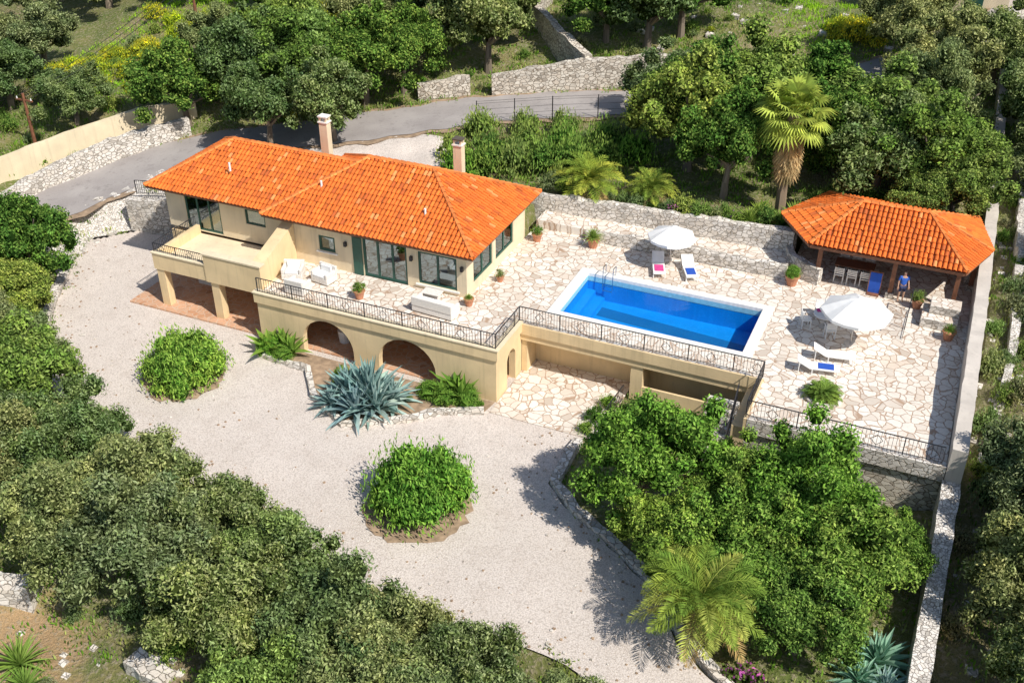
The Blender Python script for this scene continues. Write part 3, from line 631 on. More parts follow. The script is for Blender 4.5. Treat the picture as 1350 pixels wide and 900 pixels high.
def umbrella(x,y,z,r,h,rot=0):
    e=empty('parasol',(x,y,z)); b=MB(); b.cyl((0,0,0),(0,0,.08),.32,.28,'conc',16); b.cyl((0,0,.08),(0,0,h),.03,.025,'metal',8); b.cyl((0,0,h),(0,0,h+.12),.03,.01,'white',6); b.build('pole',e)
    b=MB(); n=8
    pt=lambda k,f:( r*f*math.cos(rot+2*math.pi*k/n), r*f*math.sin(rot+2*math.pi*k/n), h-.62*f**1.25*r/1.5)
    for k in range(n):
        fs=[0,.25,.5,.75,1]
        for f0,f1 in zip(fs,fs[1:]):
            mid=lambda f:(Vector(pt(k,f))+Vector(pt(k+1,f)))/2-Vector((0,0,.06*f))
            if f0==0: b.face([pt(k,0),pt(k,f1),mid(f1)],'white'); b.face([pt(k,0),mid(f1),pt(k+1,f1)],'white')
            else:
                b.face([pt(k,f0),pt(k,f1),mid(f1),mid(f0)],'white'); b.face([mid(f0),mid(f1),pt(k+1,f1),pt(k+1,f0)],'white')
        D=Vector((0,0,-.14)); m=(Vector(pt(k,1))+Vector(pt(k+1,1)))/2-Vector((0,0,.06))
        b.face([pt(k,1),Vector(pt(k,1))+D,m+D,m],'white'); b.face([m,m+D,Vector(pt(k+1,1))+D,pt(k+1,1)],'white')
    for k in range(n): b.beam(Vector(pt(k,.02))-Vector((0,0,.03)),Vector(pt(k,.98))-Vector((0,0,.03)),.02,.02,'metal')
    b.build('canopy',e)
umbrella(15.1,7.6,ZT,1.65,2.55,.2); umbrella(5.0,11.6,ZT,1.3,2.35,.1)
def lounger(x,y,rot,towel=None):
    b=MB(); b.box(-.32,.32,-.95,.35,.28,.34,'white')
    b.hexa([(-.32,.35,.28),(.32,.35,.28),(.32,.95,.62),(-.32,.95,.62),(-.32,.35,.34),(.32,.35,.34),(.32,.95,.68),(-.32,.95,.68)],'white')
    for sx in (-.3,.3):
        for y_ in (-.85,.25): b.box(sx-.025,sx+.025,y_-.025,y_+.025,0,.28,'white')
        b.beam((sx,.85,0),(sx,.85,.6),.04,.04,'white')
    if towel: b.box(-.24,.24,-.7,.0,.345,.365,towel)
    b.build('sun_lounger',None,(x,y,ZT),rot,.015)
lounger(4.6,10.9,.35,'pink'); lounger(6.2,11.2,.45,'blue'); lounger(14.1,4.6,1.75,'blue'); lounger(14.6,5.9,1.75)
def rtable(x,y,z,r=.6):
    b=MB(); b.cyl((0,0,.70),(0,0,.74),r,r,'white',24); b.cyl((0,0,.03),(0,0,.7),.04,.04,'metal',8); b.cyl((0,0,0),(0,0,.03),.28,.28,'metal',14); b.build('round_table',None,(x,y,z))
rtable(13.7,8.7,ZT)
for k in range(4):
    t=k*math.pi/2+.4; chair('garden_chair',13.7+.95*math.cos(t),8.7+.95*math.sin(t),t-math.pi/2)
b=MB(); b.box(-.2,.2,-.15,.15,.0,.02,'pink'); b.build('pink_towel',None,(13.4,8.9,ZT+.75),.4)
b=MB(); b.box(-1,1,-.45,.45,.71,.76,'wood')
for dx in (-.9,.9):
    for dy in (-.36,.36): b.box(dx-.04,dx+.04,dy-.04,dy+.04,0,.71,'wood')
b.build('dining_table',None,(14.2,14.4,ZT),0,.01)
for dx in (-.65,0,.65):
    chair('dining_chair',14.2+dx,13.6,math.pi,ZT,'wicker'); chair('dining_chair',14.2+dx,15.2,0,ZT,'wicker')
b=MB(); b.box(-.3,.3,-.3,.3,0,.06,'wood'); b.box(-.28,.28,-.02,.02,.06,1.2,'blue'); b.beam((-.3,0,0),(-.3,0,1.3),.04,.04,'wood'); b.beam((.3,0,0),(.3,0,1.3),.04,.04,'wood'); b.beam((-.3,0,1.25),(.3,0,1.25),.04,.04,'wood'); b.build('towel_rack',None,(15.4,13.0,ZT))
# ------------------------------------------------------------------ person
def skin_obj(name,verts,edges,rad,mat,parent,sub=1):
    me=bpy.data.meshes.new(name); me.from_pydata(verts,edges,[]); me.materials.append(M[mat]); o=bpy.data.objects.new(name,me); link(o,parent)
    mo=o.modifiers.new('skin','SKIN'); 
    for i,r in enumerate(rad): me.skin_vertices[0].data[i].radius=(r,r) if not isinstance(r,tuple) else r
    me.skin_vertices[0].data[0].use_root=True; mo.use_smooth_shade=True
    s=o.modifiers.new('sub','SUBSURF'); s.levels=sub; s.render_levels=sub; return o
def person(x,y,rot):
    e=empty('person_in_blue',(x,y,ZT)); e.rotation_euler[2]=rot
    V=[(0,0,.95),(0,0,1.15),(0,0,1.38),(0,-.01,1.5),(0,-.02,1.6),(0,-.02,1.7), (.18,0,1.4),(.24,-.02,1.12),(.22,-.2,.95),(-.18,0,1.4),(-.25,0,1.12),(-.26,-.08,.88),
       (.1,0,.9),(.11,-.03,.5),(.11,0,.09),(.12,-.16,.04),(-.1,0,.9),(-.12,-.02,.5),(-.12,.03,.09),(-.13,-.13,.04)]
    E=[(0,1),(1,2),(2,3),(3,4),(4,5),(2,6),(6,7),(7,8),(2,9),(9,10),(10,11),(0,12),(12,13),(13,14),(14,15),(0,16),(16,17),(17,18),(18,19)]
    Rr=[(.15,.1),(.13,.09),(.14,.09),.05,.085,.075,.055,.042,.03,.055,.042,.03,.085,.055,.038,.03,.085,.055,.038,.03]
    skin_obj('body',V,E,Rr,'skin',e,2)
    skin_obj('shirt',[(0,0,.9),(0,0,1.15),(0,0,1.4),(.19,0,1.41),(.24,-.01,1.2),(-.19,0,1.41),(-.245,0,1.2)],[(0,1),(1,2),(2,3),(3,4),(2,5),(5,6)],[(.18,.13),(.16,.12),(.16,.11),.075,.065,.075,.065],'shirt',e,2)
    skin_obj('shorts',[(0,0,.93),(.1,0,.86),(.115,-.02,.55),(-.1,0,.86),(-.12,-.01,.55)],[(0,1),(1,2),(0,3),(3,4)],[(.17,.12),.11,.085,.11,.085],'short',e,2)
    skin_obj('hair',[(0,.02,1.72),(0,.05,1.62)],[(0,1)],[.085,.07],'hair',e,2)
    b=MB(); 
    for sx in (-.033,.033): b.cyl((sx,-.088,1.66),(sx,-.1,1.66),.013,.01,'white',8); b.cyl((sx,-.1,1.66),(sx,-.104,1.66),.007,.005,'hair',6)
    b.cyl((0,-.09,1.645),(0,-.125,1.62),.01,.014,'skin',6); b.box(-.025,.025,-.103,-.09,1.575,1.585,'pink'); b.build('face',e)
    b=MB()
    for hx,hy,hz in ((.22,-.22,.93),(-.265,-.1,.85)):
        b.box(hx-.035,hx+.035,hy-.03,hy+.02,hz-.05,hz+.04,'skin')
        for i in range(4): b.cyl((hx-.028+.018*i,hy-.01,hz-.05),(hx-.028+.018*i,hy-.03,hz-.12-.008*(i in (1,2))),.009,.007,'skin',6)
        b.cyl((hx+.035,hy-.01,hz),(hx+.055,hy-.03,hz-.05),.01,.008,'skin',6)
    b.build('hands',e,bevel=.008)
person(16.75,12.75,.4)
# ------------------------------------------------------------------ vegetation generators
OL=[(.21,.265,.090),(.37,.42,.19),(.10,.14,.04)]; DK=[(.13,.24,.045),(.26,.37,.08),(.06,.12,.025)]; BR=[(.18,.34,.05),(.32,.48,.09),(.08,.17,.03)]
YL=[(.85,.70,.04),(.52,.52,.06),(.2,.28,.05)]; GR=[(.25,.34,.065),(.39,.46,.12),(.13,.18,.045)]; OL2=[(.27,.31,.12),(.42,.45,.21),(.14,.17,.06)]; DRY=[(.33,.30,.13),(.45,.40,.22),(.18,.17,.07)]
def clumpy(q,rng,centers,radii,nl,size,asp,pal,upb=None,core=True,sq=1.):
    pal=np.array(pal)
    for c,r in zip(centers,radii):
        n=int(nl*(r*r)); d=rng.normal(size=(n,3)); d/=np.linalg.norm(d,axis=1,keepdims=True); d[:,2]=np.where(d[:,2]<-.4,-d[:,2],d[:,2])
        rad=r*(.68+.54*rng.random((n,1))**1.2); P=np.array(c)+d*rad*[1,1,sq]; N=d+rng.normal(size=(n,3))*.8
        base=pal[0]*(1+.2*rng.normal()); w=rng.random((n,1)); C=np.where(w<.32,pal[1],np.where(w>.74,pal[2],base))*(1+.15*rng.normal(size=(n,1)))
        q.leaves(P,N,size*(.6+.8*rng.random(n)),asp,C.clip(.004,1),rng,0,upb)
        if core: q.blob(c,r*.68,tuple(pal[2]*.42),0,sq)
def tree_mesh(name,seed,R,zc,ncl,pal,size=.15,asp=.5,nl=330,sq=.8,cr=(.12,.26)):
    rng=np.random.default_rng(seed); q=QB(); cs=[];rs=[]
    lop=rng.random(7)*.6+.66
    for i in range(ncl):
        d=rng.normal(size=3); d/=np.linalg.norm(d); 
        if d[2]<-.35: d[2]*=-.6
        a=math.atan2(d[1],d[0]); k=lop[int((a+math.pi)/(2*math.pi)*6.99)]
        rr_=R*k*(.5+.54*rng.random()**.6); cs.append(np.array([d[0]*rr_,d[1]*rr_,zc+d[2]*rr_*sq*(1+.3*rng.random())])); rs.append(R*rng.uniform(*cr))
    cs.append(np.array([0,0,zc]));rs.append(R*.44)
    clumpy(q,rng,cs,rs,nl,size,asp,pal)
    tw=rng.normal(size=(2,))*.2
    q.tube([(0,0,-.6),(tw[0]*.3,tw[1]*.3,zc*.3),(tw[0],tw[1],zc*.65)],[.3,.22,.17],(.2,.16,.12),1,8)
    for i in range(7):
        c=cs[rng.integers(len(cs)-1)]; q.tube([(tw[0],tw[1],zc*.55),((tw[0]+c[0])/2,(tw[1]+c[1])/2,(zc*.55+c[2])/2+.1),tuple(c)],[.12,.08,.03],(.2,.16,.12),1,6)
    return q.mesh(name,['leaf','bark'])
olive=[tree_mesh('olive_tree_%d'%i,10+i,2.8,2.7,88,OL if i%2 else OL2,.080,.42,900) for i in range(4)]
dtree=[tree_mesh('broadleaf_tree_%d'%i,30+i,3.0,3.0,84,[DK,OL,GR][i],.095,.5,680) for i in range(3)]
gtree=[tree_mesh('citrus_tree_%d'%i,50+i,2.8,2.8,86,[tuple(np.array(a)*.55+np.array(c)*.45) for a,c in zip(BR,GR)],.09,.42,850) for i in range(2)]
ftree=[tree_mesh('far_tree_%d'%i,60+i,2.9,2.8,45,[OL,DK][i],.17,.5,200,cr=(.2,.32)) for i in range(2)]
def bush_mesh(name,seed,R,h,ncl,pal,size=.14,asp=.35,nl=420,up=.55,shoots=1100):
    rng=np.random.default_rng(seed); q=QB(); cs=[];rs=[]
    for i in range(ncl):
        a=rng.random()*6.283; e=math.asin(rng.random()**.8); k=(.58+.34*rng.random())*(1+.08*math.sin(3*a+seed)+.05*math.sin(5*a)); cs.append(np.array([math.cos(a)*math.cos(e)*R*k,math.sin(a)*math.cos(e)*R*k,.25+math.sin(e)*h*k*.92])); rs.append(R*rng.uniform(.14,.26))
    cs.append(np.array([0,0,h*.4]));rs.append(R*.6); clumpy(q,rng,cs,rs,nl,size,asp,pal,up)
    n=int(shoots*R*R/4); a=rng.random(n)*6.283; e=np.arcsin(rng.random(n)); k=(.84+.30*rng.random(n))*(1+.07*np.sin(3*a+seed)+.05*np.sin(9*a+5*e))
    P=np.stack([np.cos(a)*np.cos(e)*R*k,np.sin(a)*np.cos(e)*R*k,.2+np.sin(e)*h*k],1); N=rng.normal(size=(n,3)); N[:,2]*=.2
    q.leaves(P,N,size*1.3*np.ones(n),.25,np.array(pal[1])*(1+.2*rng.normal(size=(n,1))),rng,0,.7)
    return q.mesh(name,['leaf','bark'])
bushB=[bush_mesh('green_bush_%d'%i,70+i,2.05,2.5,84,BR,.10,.34,820) for i in range(2)]
shrub=[bush_mesh('shrub_%d'%i,80+i,1.1,1.3,16,[DK,OL,GR,DRY][i],.085,.45,850) for i in range(4)]
broom=bush_mesh('broom_0',90,1.2,1.2,16,YL,.08,.5,700)
hedge=[bush_mesh('hedge_%d'%i,95+i,1.3,2.0,20,[DK,GR][i],.11,.45,650) for i in range(2)]
def put(name,me,x,y,s=1,rot=None,z=None,sz=None,parent=None):
    o=bpy.data.objects.new(name,me); link(o,parent); o.location=(x,y,Tz(x,y) if z is None else z); o.rotation_euler[2]=random.uniform(0,6.28) if rot is None else rot
    o.scale=(s*random.uniform(.95,1.05),s*random.uniform(.95,1.05),s*(sz if sz else random.uniform(.88,1.15))); return o
for x,y,s in [(-22,-8,.75),(-19.5,-10.5,.9),(-16,-12.8,.85),(-14.2,-12.3,.85),(-10.2,-13.3,.95),(-11.8,-15.6,.9),(-7,-15.5,1.0),(-5.6,-13.6,.8),(-3.2,-14.3,.85),(-2.4,-16.8,.9),(0,-15.6,.85),(1.6,-17,.9),(3.2,-15.6,.75),(0,-19,.9),(3.6,-18.2,.9),(5.8,-16.2,.75),(7.8,-16.8,.75),
 (-25.5,-7,.9),(-23,-12,1),(-18,-15,1),(-29,-6,.9),(-20,-18,1),(-31,-11,1),(-26,-14,1),(12.2,-17.6,.6),(9.9,-16.4,.65),(6.2,-18.6,.8)]:
    put('olive_tree',random.choice(olive+olive+[dtree[2]]),x,y,s)
for x,y,s in [(4.6,-14.7,.85),(6.2,-14.9,.7),(7.7,-14.9,.8),(9.3,-14.9,.7),(2.4,-14.4,.7),(-.6,-13.6,.6),(-7.6,-12,.7),(-12.6,-11,.8),(10.8,-15.4,.6)]: put('edge_shrub',random.choice(shrub[1:3]),x,y,s)
for x,y,s in [(-28.4,-.4,.85),(-26.6,-3.6,.7),(-30.5,-1.5,.8),(-31,2.2,.45)]: put('broadleaf_tree',dtree[0] if x<-27 else dtree[2],x,y,s)
for x,y,s,k in [(9.0,-4.9,.92,1),(11.0,-7.4,.75,0),(15.3,-4.9,.92,1),(13.9,-7.6,.82,1),(17.0,-7.0,.85,1),(16.2,-9.4,.72,0),(12.4,-4.9,.68,1),(18.6,-4.4,.5,0)]:
    put('citrus_tree',gtree[k],x,y,s)
for x,y,s in [(23.4,-1,.8),(23.6,-5,.85),(24.5,1.5,.7),(24.2,-9,.75),(26.5,-3,1),(27,-12,1),(24,-14.5,.8),(28,5,.9),(30,-7,1)]: put('olive_tree',random.choice(olive),x,y,s)
for x,y,s in [(-31,17,1.0),(-25,21.8,1.1),(-23.5,21.5,1.15),(-19.6,17.6,.95),(-23.4,15.8,.85),(-21,24,1.1),(-27.5,20,1.05),(-27,24,1.1),(-19,26,.9),(-14.5,30.5,1.1),(-18,31,1.2),(-16,35,1.2),(-4.5,36.5,1.2),(-7.5,36,1.0),(-3,40,1.2),
 (.5,26.0,1.0),(3,21.5,1.15),(6,18.6,.9),(6,24.5,1.2),(3,24,1.1),(9.2,27.5,1.1),(12.5,25.5,1.1),(14,21.8,1.05),(16.6,22.8,1.05),(18.3,20.9,.75),(12.4,22.5,.85),(16.5,19.8,.6)]:
    put('broadleaf_tree',random.choice(dtree),x,y,s)
for x,y,s in [(-44,14,1.),(-46,19.5,1.1),(-37.5,13.5,.8),(-39,4.5,.9),(-41,0,1),(-30,28,1.1),(-23,30,1.1),(-44,8,1),(13,39.5,1.1),(16,34,1.1),(19,38,1.1),(22,29,1.1),(23,24.5,.8),(26,31,1.1),(23,35,1.1),(16,28.5,1.0),(-33,24,.9),(24.5,18,.7),(27,13,.9),(-42,32,1.1),(-34,33,1.1),(5.5,29.6,.8)]:
    put('olive_tree',random.choice(olive),x,y,s)
for x,y,s in [(-9.8,16.2,.9),(-8.2,17.2,1),(-6.6,17.6,1),(-5,18.2,1.0),(-3.4,18.8,1.0),(-1.8,19.4,1),(-9,19,1),(-7,20,1),(-4.6,20.6,1.0),(-2.4,21.6,1.0),(-11,18,.9),(-.2,21,.9),(-10.6,21,1),(-8,22.3,.8),(-5.6,23,.8)]:
    put('hedge_shrub',random.choice(hedge),x,y,s)
put('round_bush',bushB[0],-15.0,-4.4,1.0,z=0,sz=.93); put('round_bush',bushB[1],.2,-8.1,1.06,z=0,sz=1.0)
r=random.Random(33)
for _ in range(42): put('broom_bush',broom,r.uniform(-44,-34),r.uniform(17,30),r.uniform(.4,.95))
for _ in range(8): put('broom_bush',broom,r.uniform(-32,-24),r.uniform(28,36),r.uniform(.8,1.4))
for _ in range(9): put('broom_bush',broom,r.uniform(8,12),r.uniform(41,46),r.uniform(.8,1.3))
dist=empty('distant_trees'); r=random.Random(21)
cnt=0
while cnt<150:
    x=r.uniform(-95,60); y=r.uniform(24,110)
    if pdist(np.array([x]),np.array([y]),roadA,False)[0]<5: continue
    if y<44 and -42<x<26: continue
    if -50<x<-42 and y<30: continue
    put('distant_tree',r.choice((olive+dtree) if y<60 else ftree),x,y,r.uniform(.9,1.35),parent=dist); cnt+=1
for _ in range(50):
    x=r.uniform(-70,-46) if _%2 else r.uniform(32,60); y=r.uniform(-35,14); put('distant_tree',r.choice(ftree),x,y,r.uniform(.8,1.2),parent=dist)
ug=empty('undergrowth'); cnt=0
while cnt<640:
    x=r.uniform(-46,32); y=r.uniform(-26,48); right=cnt>430
    if right: x=r.uniform(21.0,31); y=r.uniform(-14,32)
    X=np.array([x]);Y=np.array([y])
    if pip(X,Y,gravel_poly)[0] or pdist(X,Y,gravel_poly)[0]<.6 or pip(X,Y,house_poly)[0] or pdist(X,Y,house_poly)[0]<.9: continue
    if pdist(X,Y,roadA,False)[0]<3.2: continue
    if -25<x<-10 and 10<y<20: continue
    if -16<x<-6 and -27<y<-17.5 and r.random()<.9: continue
    if 4<x<12 and 31<y<38: continue
    if -4.5<x<20.3 and 12<y<15.6: continue
    if 9<x<20.6 and 12<y<20: continue
    put('shrub_clump',r.choice([shrub[3],shrub[3],shrub[1],shrub[2]]) if right else r.choice(shrub+[shrub[1]]+([broom] if r.random()<.1 else [])),x,y,r.uniform(.22,.75),parent=ug); cnt+=1
q=QB(); rng=np.random.default_rng(77); N=12000
X=rng.uniform(-46,34,N);Y=rng.uniform(-26,50,N)
ok=~(pip(X,Y,gravel_poly)|(pdist(X,Y,gravel_poly)<.15)|pip(X,Y,house_poly)|(pdist(X,Y,house_poly)<.7)|(pdist(X,Y,roadA,False)<2.6)|((X>-4.5)&(X<20.4)&(Y>12)&(Y<15.3))|((X>9)&(X<20.6)&(Y>12)&(Y<20))|((X>-24)&(X<-10)&(Y>11)&(Y<20))|((X>-16)&(X<-8)&(Y<-18)&(rng.random(N)<.7)))
X,Y=X[ok],Y[ok]; Z=T(X,Y); k=20
P=np.repeat(np.stack([X,Y,Z],1),k,0)+rng.normal(size=(len(X)*k,3))*[.28,.28,.05]+[0,0,.1]
Nn=rng.normal(size=P.shape)*[1,1,.3]; tc=np.repeat(rng.random((len(X),1)),k,0); lime=((P[:,0]>3)&(P[:,1]>31)&(P[:,0]<13)|(P[:,0]<-33)&(P[:,1]>16))[:,None]
tc=np.where(P[:,0:1]>20.5,.3+tc*.6,tc)
C=np.where(tc<.4,np.array([.20,.30,.05]),np.where(tc<.75,np.array([.40,.36,.17]),np.array([.16,.21,.05])))
C=np.where(lime,np.array([.34,.46,.05]),C)*(1+.2*rng.normal(size=(len(P),1)))
q.leaves(P,Nn,.09+.07*rng.random(len(P)),.28,C.clip(.01,1),rng,0,.85); q.build('wild_grass',['leaf'])
q=QB(); r=np.random.default_rng(5); pts=[]
for i in range(0,20):
    a,c=gravel_poly[i],gravel_poly[(i+1)%len(gravel_poly)]; L=np.hypot(*(c-a))
    for _ in range(int(L*2.2)):
        t=r.random(); p=a+(c-a)*t+r.normal(size=2)*.25; pts.append([p[0],p[1],.05])
P=np.repeat(np.array(pts),16,0)+r.normal(size=(len(pts)*16,3))*[.12,.12,.02]; q.leaves(P,r.normal(size=P.shape)*[1,1,.3],.07+.05*r.random(len(P)),.3,np.array([.24,.30,.07])*(1+.3*r.normal(size=(len(P),1))),r,0,.8); q.build('edge_weeds',['leaf'])
# ------------------------------------------------------------------ palms, agaves
def phoenix(name,seed,trunkh,L,nf,pal,elev=(-.3,1.4),wd=.035):
    rng=np.random.default_rng(seed); q=QB(); 
    if trunkh>0:
        q.tube([(0,0,-.3),(0,0,trunkh*.5),(0,0,trunkh)],[.34,.27,.3],(.22,.15,.09),1,9)
        for i in range(int(trunkh*26)):
            a=i*2.4; zz=i/26; q.leaves(np.array([[math.cos(a)*.3,math.sin(a)*.3,zz]]),np.array([[math.cos(a),math.sin(a),.4]]),[.14],.6,np.array([[.26,.19,.12]])*rng.uniform(.6,1.2),rng,1,.8)
    for i in range(nf):
        az=i*2.39996+rng.normal()*.1; el=elev[0]+(elev[1]-elev[0])*(i/nf)**.8; l=L*rng.uniform(.8,1.08); ns=14
        p=np.array([0,0,trunkh]); pts=[p]; e=el
        for s_ in range(ns):
            e-= (1.5 if el>.5 else .9)/ns*(.4+1.2*s_/ns); p=p+np.array([math.cos(az)*math.cos(e),math.sin(az)*math.cos(e),math.sin(e)])*l/ns; pts.append(p)
        pts=np.array(pts); col=np.array(pal[rng.integers(len(pal))])*rng.uniform(.75,1.25)
        if i<nf*.1: col=np.array([.38,.28,.13])
        q.tube(pts,[.03*(1-.8*k/ns) for k in range(ns+1)],col*1.2,0,3)
        side=np.array([-math.sin(az),math.cos(az),0]); V=[];
        nl_=int(3.2*ns)
        for k in range(nl_):
            t=(k+2)/(nl_+2); f=t*ns; i0=min(int(f),ns-1); c=pts[i0]+(pts[i0+1]-pts[i0])*(f-i0); d=pts[i0+1]-pts[i0]; d/=np.linalg.norm(d)
            ll=L*.25*math.sin(math.pi*min(.97,t*.85+.12))
            for sg in (-1,1):
                up=np.cross(d,side*sg); up=up if up[2]>0 else -up
                dd=side*sg*.75+d*.7+up*.3*rng.uniform(.2,1.5)+rng.normal(size=3)*.1; dd/=np.linalg.norm(dd); tip=c+dd*ll-np.array([0,0,.15*ll]); mid=c+dd*ll*.5
                wv=d*wd*L/3.4; V.append([c,mid+wv,tip,mid-wv])
        q.quads(V,np.repeat(col[None],len(V),0)*(1+.2*rng.normal(size=(len(V),1))),0)
    return q.mesh(name,['leaf','bark'])
PG=[(.26,.34,.055),(.42,.46,.08),(.18,.26,.045)]
put('date_palm',phoenix('date_palm_a',1,1.2,2.7,50,PG),-1.3,16.1,.85,z=3.9,sz=.9); put('date_palm',phoenix('date_palm_b',2,1.0,2.5,44,PG),2.2,16.8,.75)
put('date_palm',phoenix('date_palm_c',3,2.9,3.2,60,[(.24,.32,.06),(.38,.42,.10),(.16,.25,.045)]),12.9,-10.6,.82,z=0,sz=.9)
put('palm_shrub',phoenix('palm_shrub_a',4,0,1.2,60,[(.22,.32,.06)],elev=(.1,1.5),wd=.05),14.7,2.7,.85,z=ZT+.05)
def fanpalm(seed,th):
    rng=np.random.default_rng(seed); q=QB(); q.tube([(0,0,-.3),(.08,0,th*.5),(0,0,th)],[.32,.25,.3],(.26,.19,.13),1,10)
    def fan(org,az,el,pl,r,col):
        d=np.array([math.cos(az)*math.cos(el),math.sin(az)*math.cos(el),math.sin(el)]); c=np.array(org)+d*pl; q.tube([org,c],[.025,.015],col*1.1,0,3)
        s=np.array([-math.sin(az),math.cos(az),0]); V=[]
        for k in range(15):
            a=(k-7)/7*1.75; dd=d*math.cos(a)+s*math.sin(a); n=np.cross(dd,np.cross(d,s)); tip=c+dd*r*(.85+.15*math.cos(a))-np.array([0,0,.3*r]); mid=c+dd*r*.5; V.append([c,mid+n*.065*r,tip,mid-n*.065*r])
        q.quads(V,np.repeat(col[None],len(V),0)*(1+.25*rng.normal(size=(len(V),1))),0)
    for i in range(50):
        fan((0,0,th),i*2.4,-.6+2.0*(i/50),rng.uniform(1.0,1.6),rng.uniform(.85,1.2),np.array([.32,.40,.08])*rng.uniform(.65,1.3))
    for i in range(120):
        z=th-rng.random()*2.6; fan((0,0,z),i*2.4,-1.0-rng.random()*.35,.3+.4*rng.random(),.9,np.array([.54,.40,.22])*rng.uniform(.6,1.2))
    return q.mesh('fan_palm_mesh',['leaf','bark'])
put('fan_palm',fanpalm(5,5.9),9.4,18.0,1,z=3.9,sz=1)
def agave_mesh(seed,n,L,w,c1,c2,el=(.05,1.45)):
    rng=np.random.default_rng(seed); q=QB()
    for i in range(n):
        az=i*2.39996+rng.normal()*.08; e0=el[0]+(el[1]-el[0])*(i/n); l=L*rng.uniform(.85,1.05)*(1-.25*(i/n)); ns=7; side=np.array([-math.sin(az),math.cos(az),0]); p=np.array([0,0,.08]); rows=[]; e=e0+.15
        for k in range(ns+1):
            t=k/ns; ww=w*(.75+.6*math.sin(math.pi*min(1,t*1.1)) )*(1-t**3)*.5+.002; d=np.array([math.cos(az)*math.cos(e),math.sin(az)*math.cos(e),math.sin(e)]); up=np.cross(side,d)*-1
            up=up if up[2]>0 else -up
            rows.append([p-side*ww+up*ww*.45,p,p+side*ww+up*ww*.45]); p=p+d*l/ns; e-=.10*(1-e0/1.5)+.02*(t>.6)*rng.normal()
        V=[];C=[]; kk=rng.uniform(.75,1.15)
        for A,B in zip(rows,rows[1:]):
            for k in (0,1): V.append([A[k],A[k+1],B[k+1],B[k]]); C.append((np.array(c1) if k==0 else np.array(c2))*kk)
        q.quads(V,np.array(C),0)
    return q.mesh('agave_mesh',['leaf'])
ag=agave_mesh(1,44,1.95,.24,(.27,.39,.39),(.42,.53,.52)); yu=agave_mesh(2,90,.95,.05,(.25,.36,.07),(.34,.44,.10),(-.1,1.5))
e=empty('agave_cluster',(-5.6,-2.9,.05))
for x,y,s in ((-.9,.2,1.0),(.85,-.2,1.),(.1,-.8,.95),(-.3,.9,.95),(1.1,.8,.85),(-1.3,-.6,.75),(.3,.2,1.15)):
    put('agave',ag,x,y,s,z=0,parent=e,sz=1.25*s)
for x,y,s in [(19.1,-8.6,.85),(19.5,-9.6,.7),(18.6,-9.8,.65)]: put('agave',ag,x,y,s)
for x,y,s,z in [(8.2,15.9,1.2,4.0),(9.9,16.2,1.3,4.0),(8.5,17.0,1.2,4.0),(10.4,17.2,1.4,4.),(11.0,19.8,1.1,4),(-10.6,-20.2,1.5,None),(-9.6,-20.9,1.2,None),(-8.6,-21.2,.9,None)]: put('yucca',yu,x,y,s,z=z)
for x,y,s in [(-12.4,-.7,.75),(-11.5,-.9,.6),(-8.0,-.9,.6),(-7.6,-1.4,.5),(-3.1,-.8,.6),(-2.2,-.9,.7),(-1.2,-.6,.65),(-3.9,-1.6,.5),(-.5,-.6,.4)]: put('bed_shrub',random.choice(bushB+[shrub[0]]),x,y,s*.5,z=.05)
bana=agave_mesh(9,16,1.4,.26,(.18,.30,.05),(.26,.38,.07),(.3,1.4))
for x,y,s in [(-12.4,-.8,1.2),(-11.2,-.6,1.0),(-11.9,-.2,1.1),(-1.4,-.7,1.1),(-2.4,-.9,.9),(-1.9,-.3,1.3)]: put('banana_plant',bana,x,y,s,z=.1)
for x,y,s in [(4.9,.6,.5),(5.1,1.8,.45),(4.8,-.5,.4),(6.5,1.6,.7),(7.6,.9,.8),(9,1.4,.7),(9.2,.2,.6)]: put('patio_shrub',random.choice(shrub[:3]),x,y,s,z=0)
def pot(x,y,z,me,s,pr=.28):
    e=empty('potted_plant',(x,y,z)); b=MB(); b.cyl((0,0,0),(0,0,.42*pr/.28),pr*.65,pr,'pot',14); b.cyl((0,0,.4*pr/.28),(0,0,.46*pr/.28),pr*1.12,pr*1.12,'pot',14); b.build('pot',e); put('plant',me,0,0,s,z=.42*pr/.28,parent=e)
pot(.5,12.0,ZT,yu,.85,.33); pot(11.4,12.2,ZT,bushB[0],.2,.35); pot(-8.4,1.9,ZT+.02,shrub[0],.35,.28); pot(-3.0,3.5,ZT+.02,yu,.4,.25); pot(-2.6,6.4,ZT,shrub[1],.25,.2); pot(19.3,9.9,ZT,yu,.5,.3); pot(17.6,12.4,ZT,shrub[2],.35,.28); pot(-2.6,11.4,ZT+.03,shrub[0],.35)
FLP=[(.40,.10,.34),(.14,.2,.05),(.10,.15,.035)]
fl=bush_mesh('flowers_m',120,.6,.35,8,FLP,.06,.6,700,shoots=10)
for x,y in ((4.0,15.4),(4.8,15.6),(7.2,15.7)): put('flowering_plant',fl,x,y,.9,z=4.2)
for x,y in ((15.2,-11.3),(16.0,-11.8),(16.8,-12.2),(15.6,-12.2),(17.4,-11.6),(14.6,-11.6)): put('flowering_plant',fl,x,y,1.2)
for x in np.arange(-3.6,9.5,.9): put('ledge_shrub',random.choice(shrub[:3]),float(x),15.6+random.uniform(-.2,.6),random.uniform(.35,.7),z=4.0)
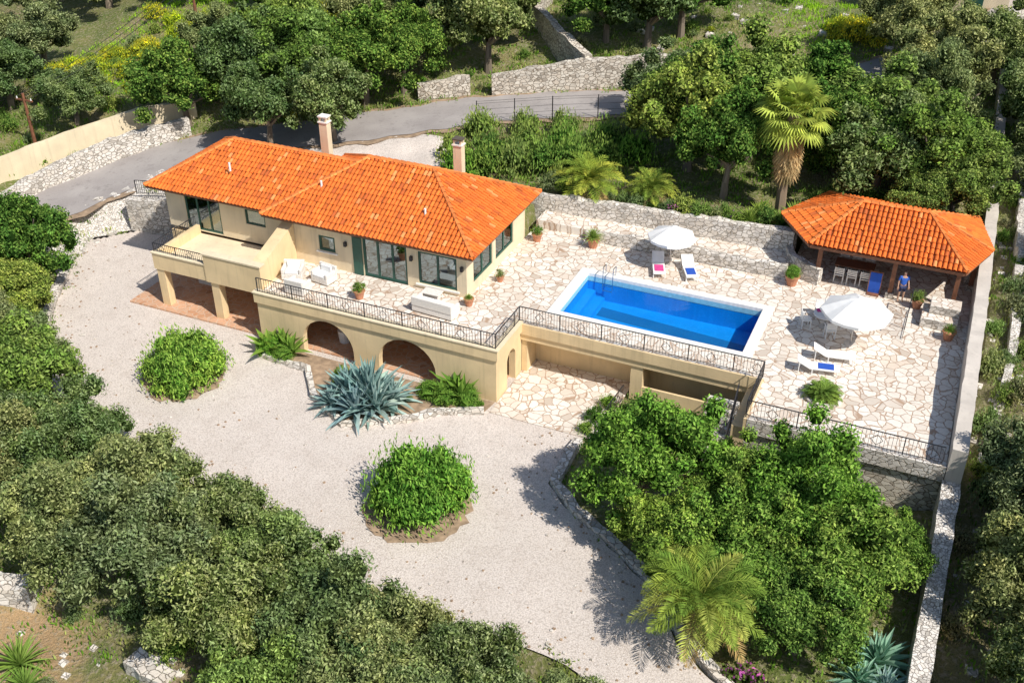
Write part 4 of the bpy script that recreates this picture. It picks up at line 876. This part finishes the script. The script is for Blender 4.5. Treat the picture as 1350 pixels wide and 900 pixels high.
def pole(x,y,h,z0):
    e=empty('utility_pole',(x,y,z0)); b=MB(); b.cyl((0,0,-.5),(0,0,h),.14,.09,'wood',8); b.box(-.7,.7,-.05,.05,h-.5,h-.4,'wood')
    for dx in (-.6,0,.6): b.cyl((dx,0,h-.4),(dx,0,h-.25),.04,.03,'white',6)
    b.build('post',e); return (x,y,z0+h-.25)
p1=pole(-38.3,10.3,4.2,Tz(-38.3,10.3)); p2=pole(-34.8,24,7,Tz(-34.8,24))
b=MB(); 
for dx in (-.6,0,.6):
    pr=None
    for i in range(13):
        t=i/12; p=Vector(p1).lerp(Vector(p2),t)+Vector((dx,0,-1.2*t*(1-t)*1.5))
        if pr: b.beam(pr,p,.025,.025,'iron')
        pr=p
b.build('overhead_cable')
b=MB(); z=Tz(15,52); b.box(12,19,52,58,z-1,z+3,'cream2'); b.box(11.7,19.3,51.7,58.3,z+3,z+3.15,'coping'); b.box(13,14.2,51.94,52.02,z+.8,z+2,'green'); b.box(16,17.2,51.94,52.02,z,z+2.1,'green'); b.build('neighbour_house')
# ------------------------------------------------------------------ light, world, camera
w=bpy.data.worlds.new('World'); sc.world=w; w.use_nodes=True; n=w.node_tree.nodes; sky=n.new('ShaderNodeTexSky'); sky.sky_type='NISHITA'; sky.sun_disc=False
sky.sun_elevation=math.radians(49); sky.sun_rotation=math.radians(112.5); w.node_tree.links.new(sky.outputs[0],n['Background'].inputs[0]); n['Background'].inputs[1].default_value=.12
L=bpy.data.lights.new('sun','SUN'); L.energy=5.0; L.angle=math.radians(.5); L.color=(1,.955,.885); so=bpy.data.objects.new('sun',L); link(so)
d=Vector((.605,-.25,.755)); so.rotation_euler=d.to_track_quat('Z','Y').to_euler(); so.location=(20,-20,40)
cam=bpy.data.cameras.new('camera'); cam.lens=37.33; cam.sensor_width=36; cam.clip_end=5000; co=bpy.data.objects.new('camera',cam); link(co)
co.location=(17.63,-37.72,30); co.rotation_euler=(math.radians(57.5),0,math.radians(23.9)); sc.camera=co
sc.view_settings.view_transform='Standard'; sc.view_settings.look='None'; sc.view_settings.exposure=0
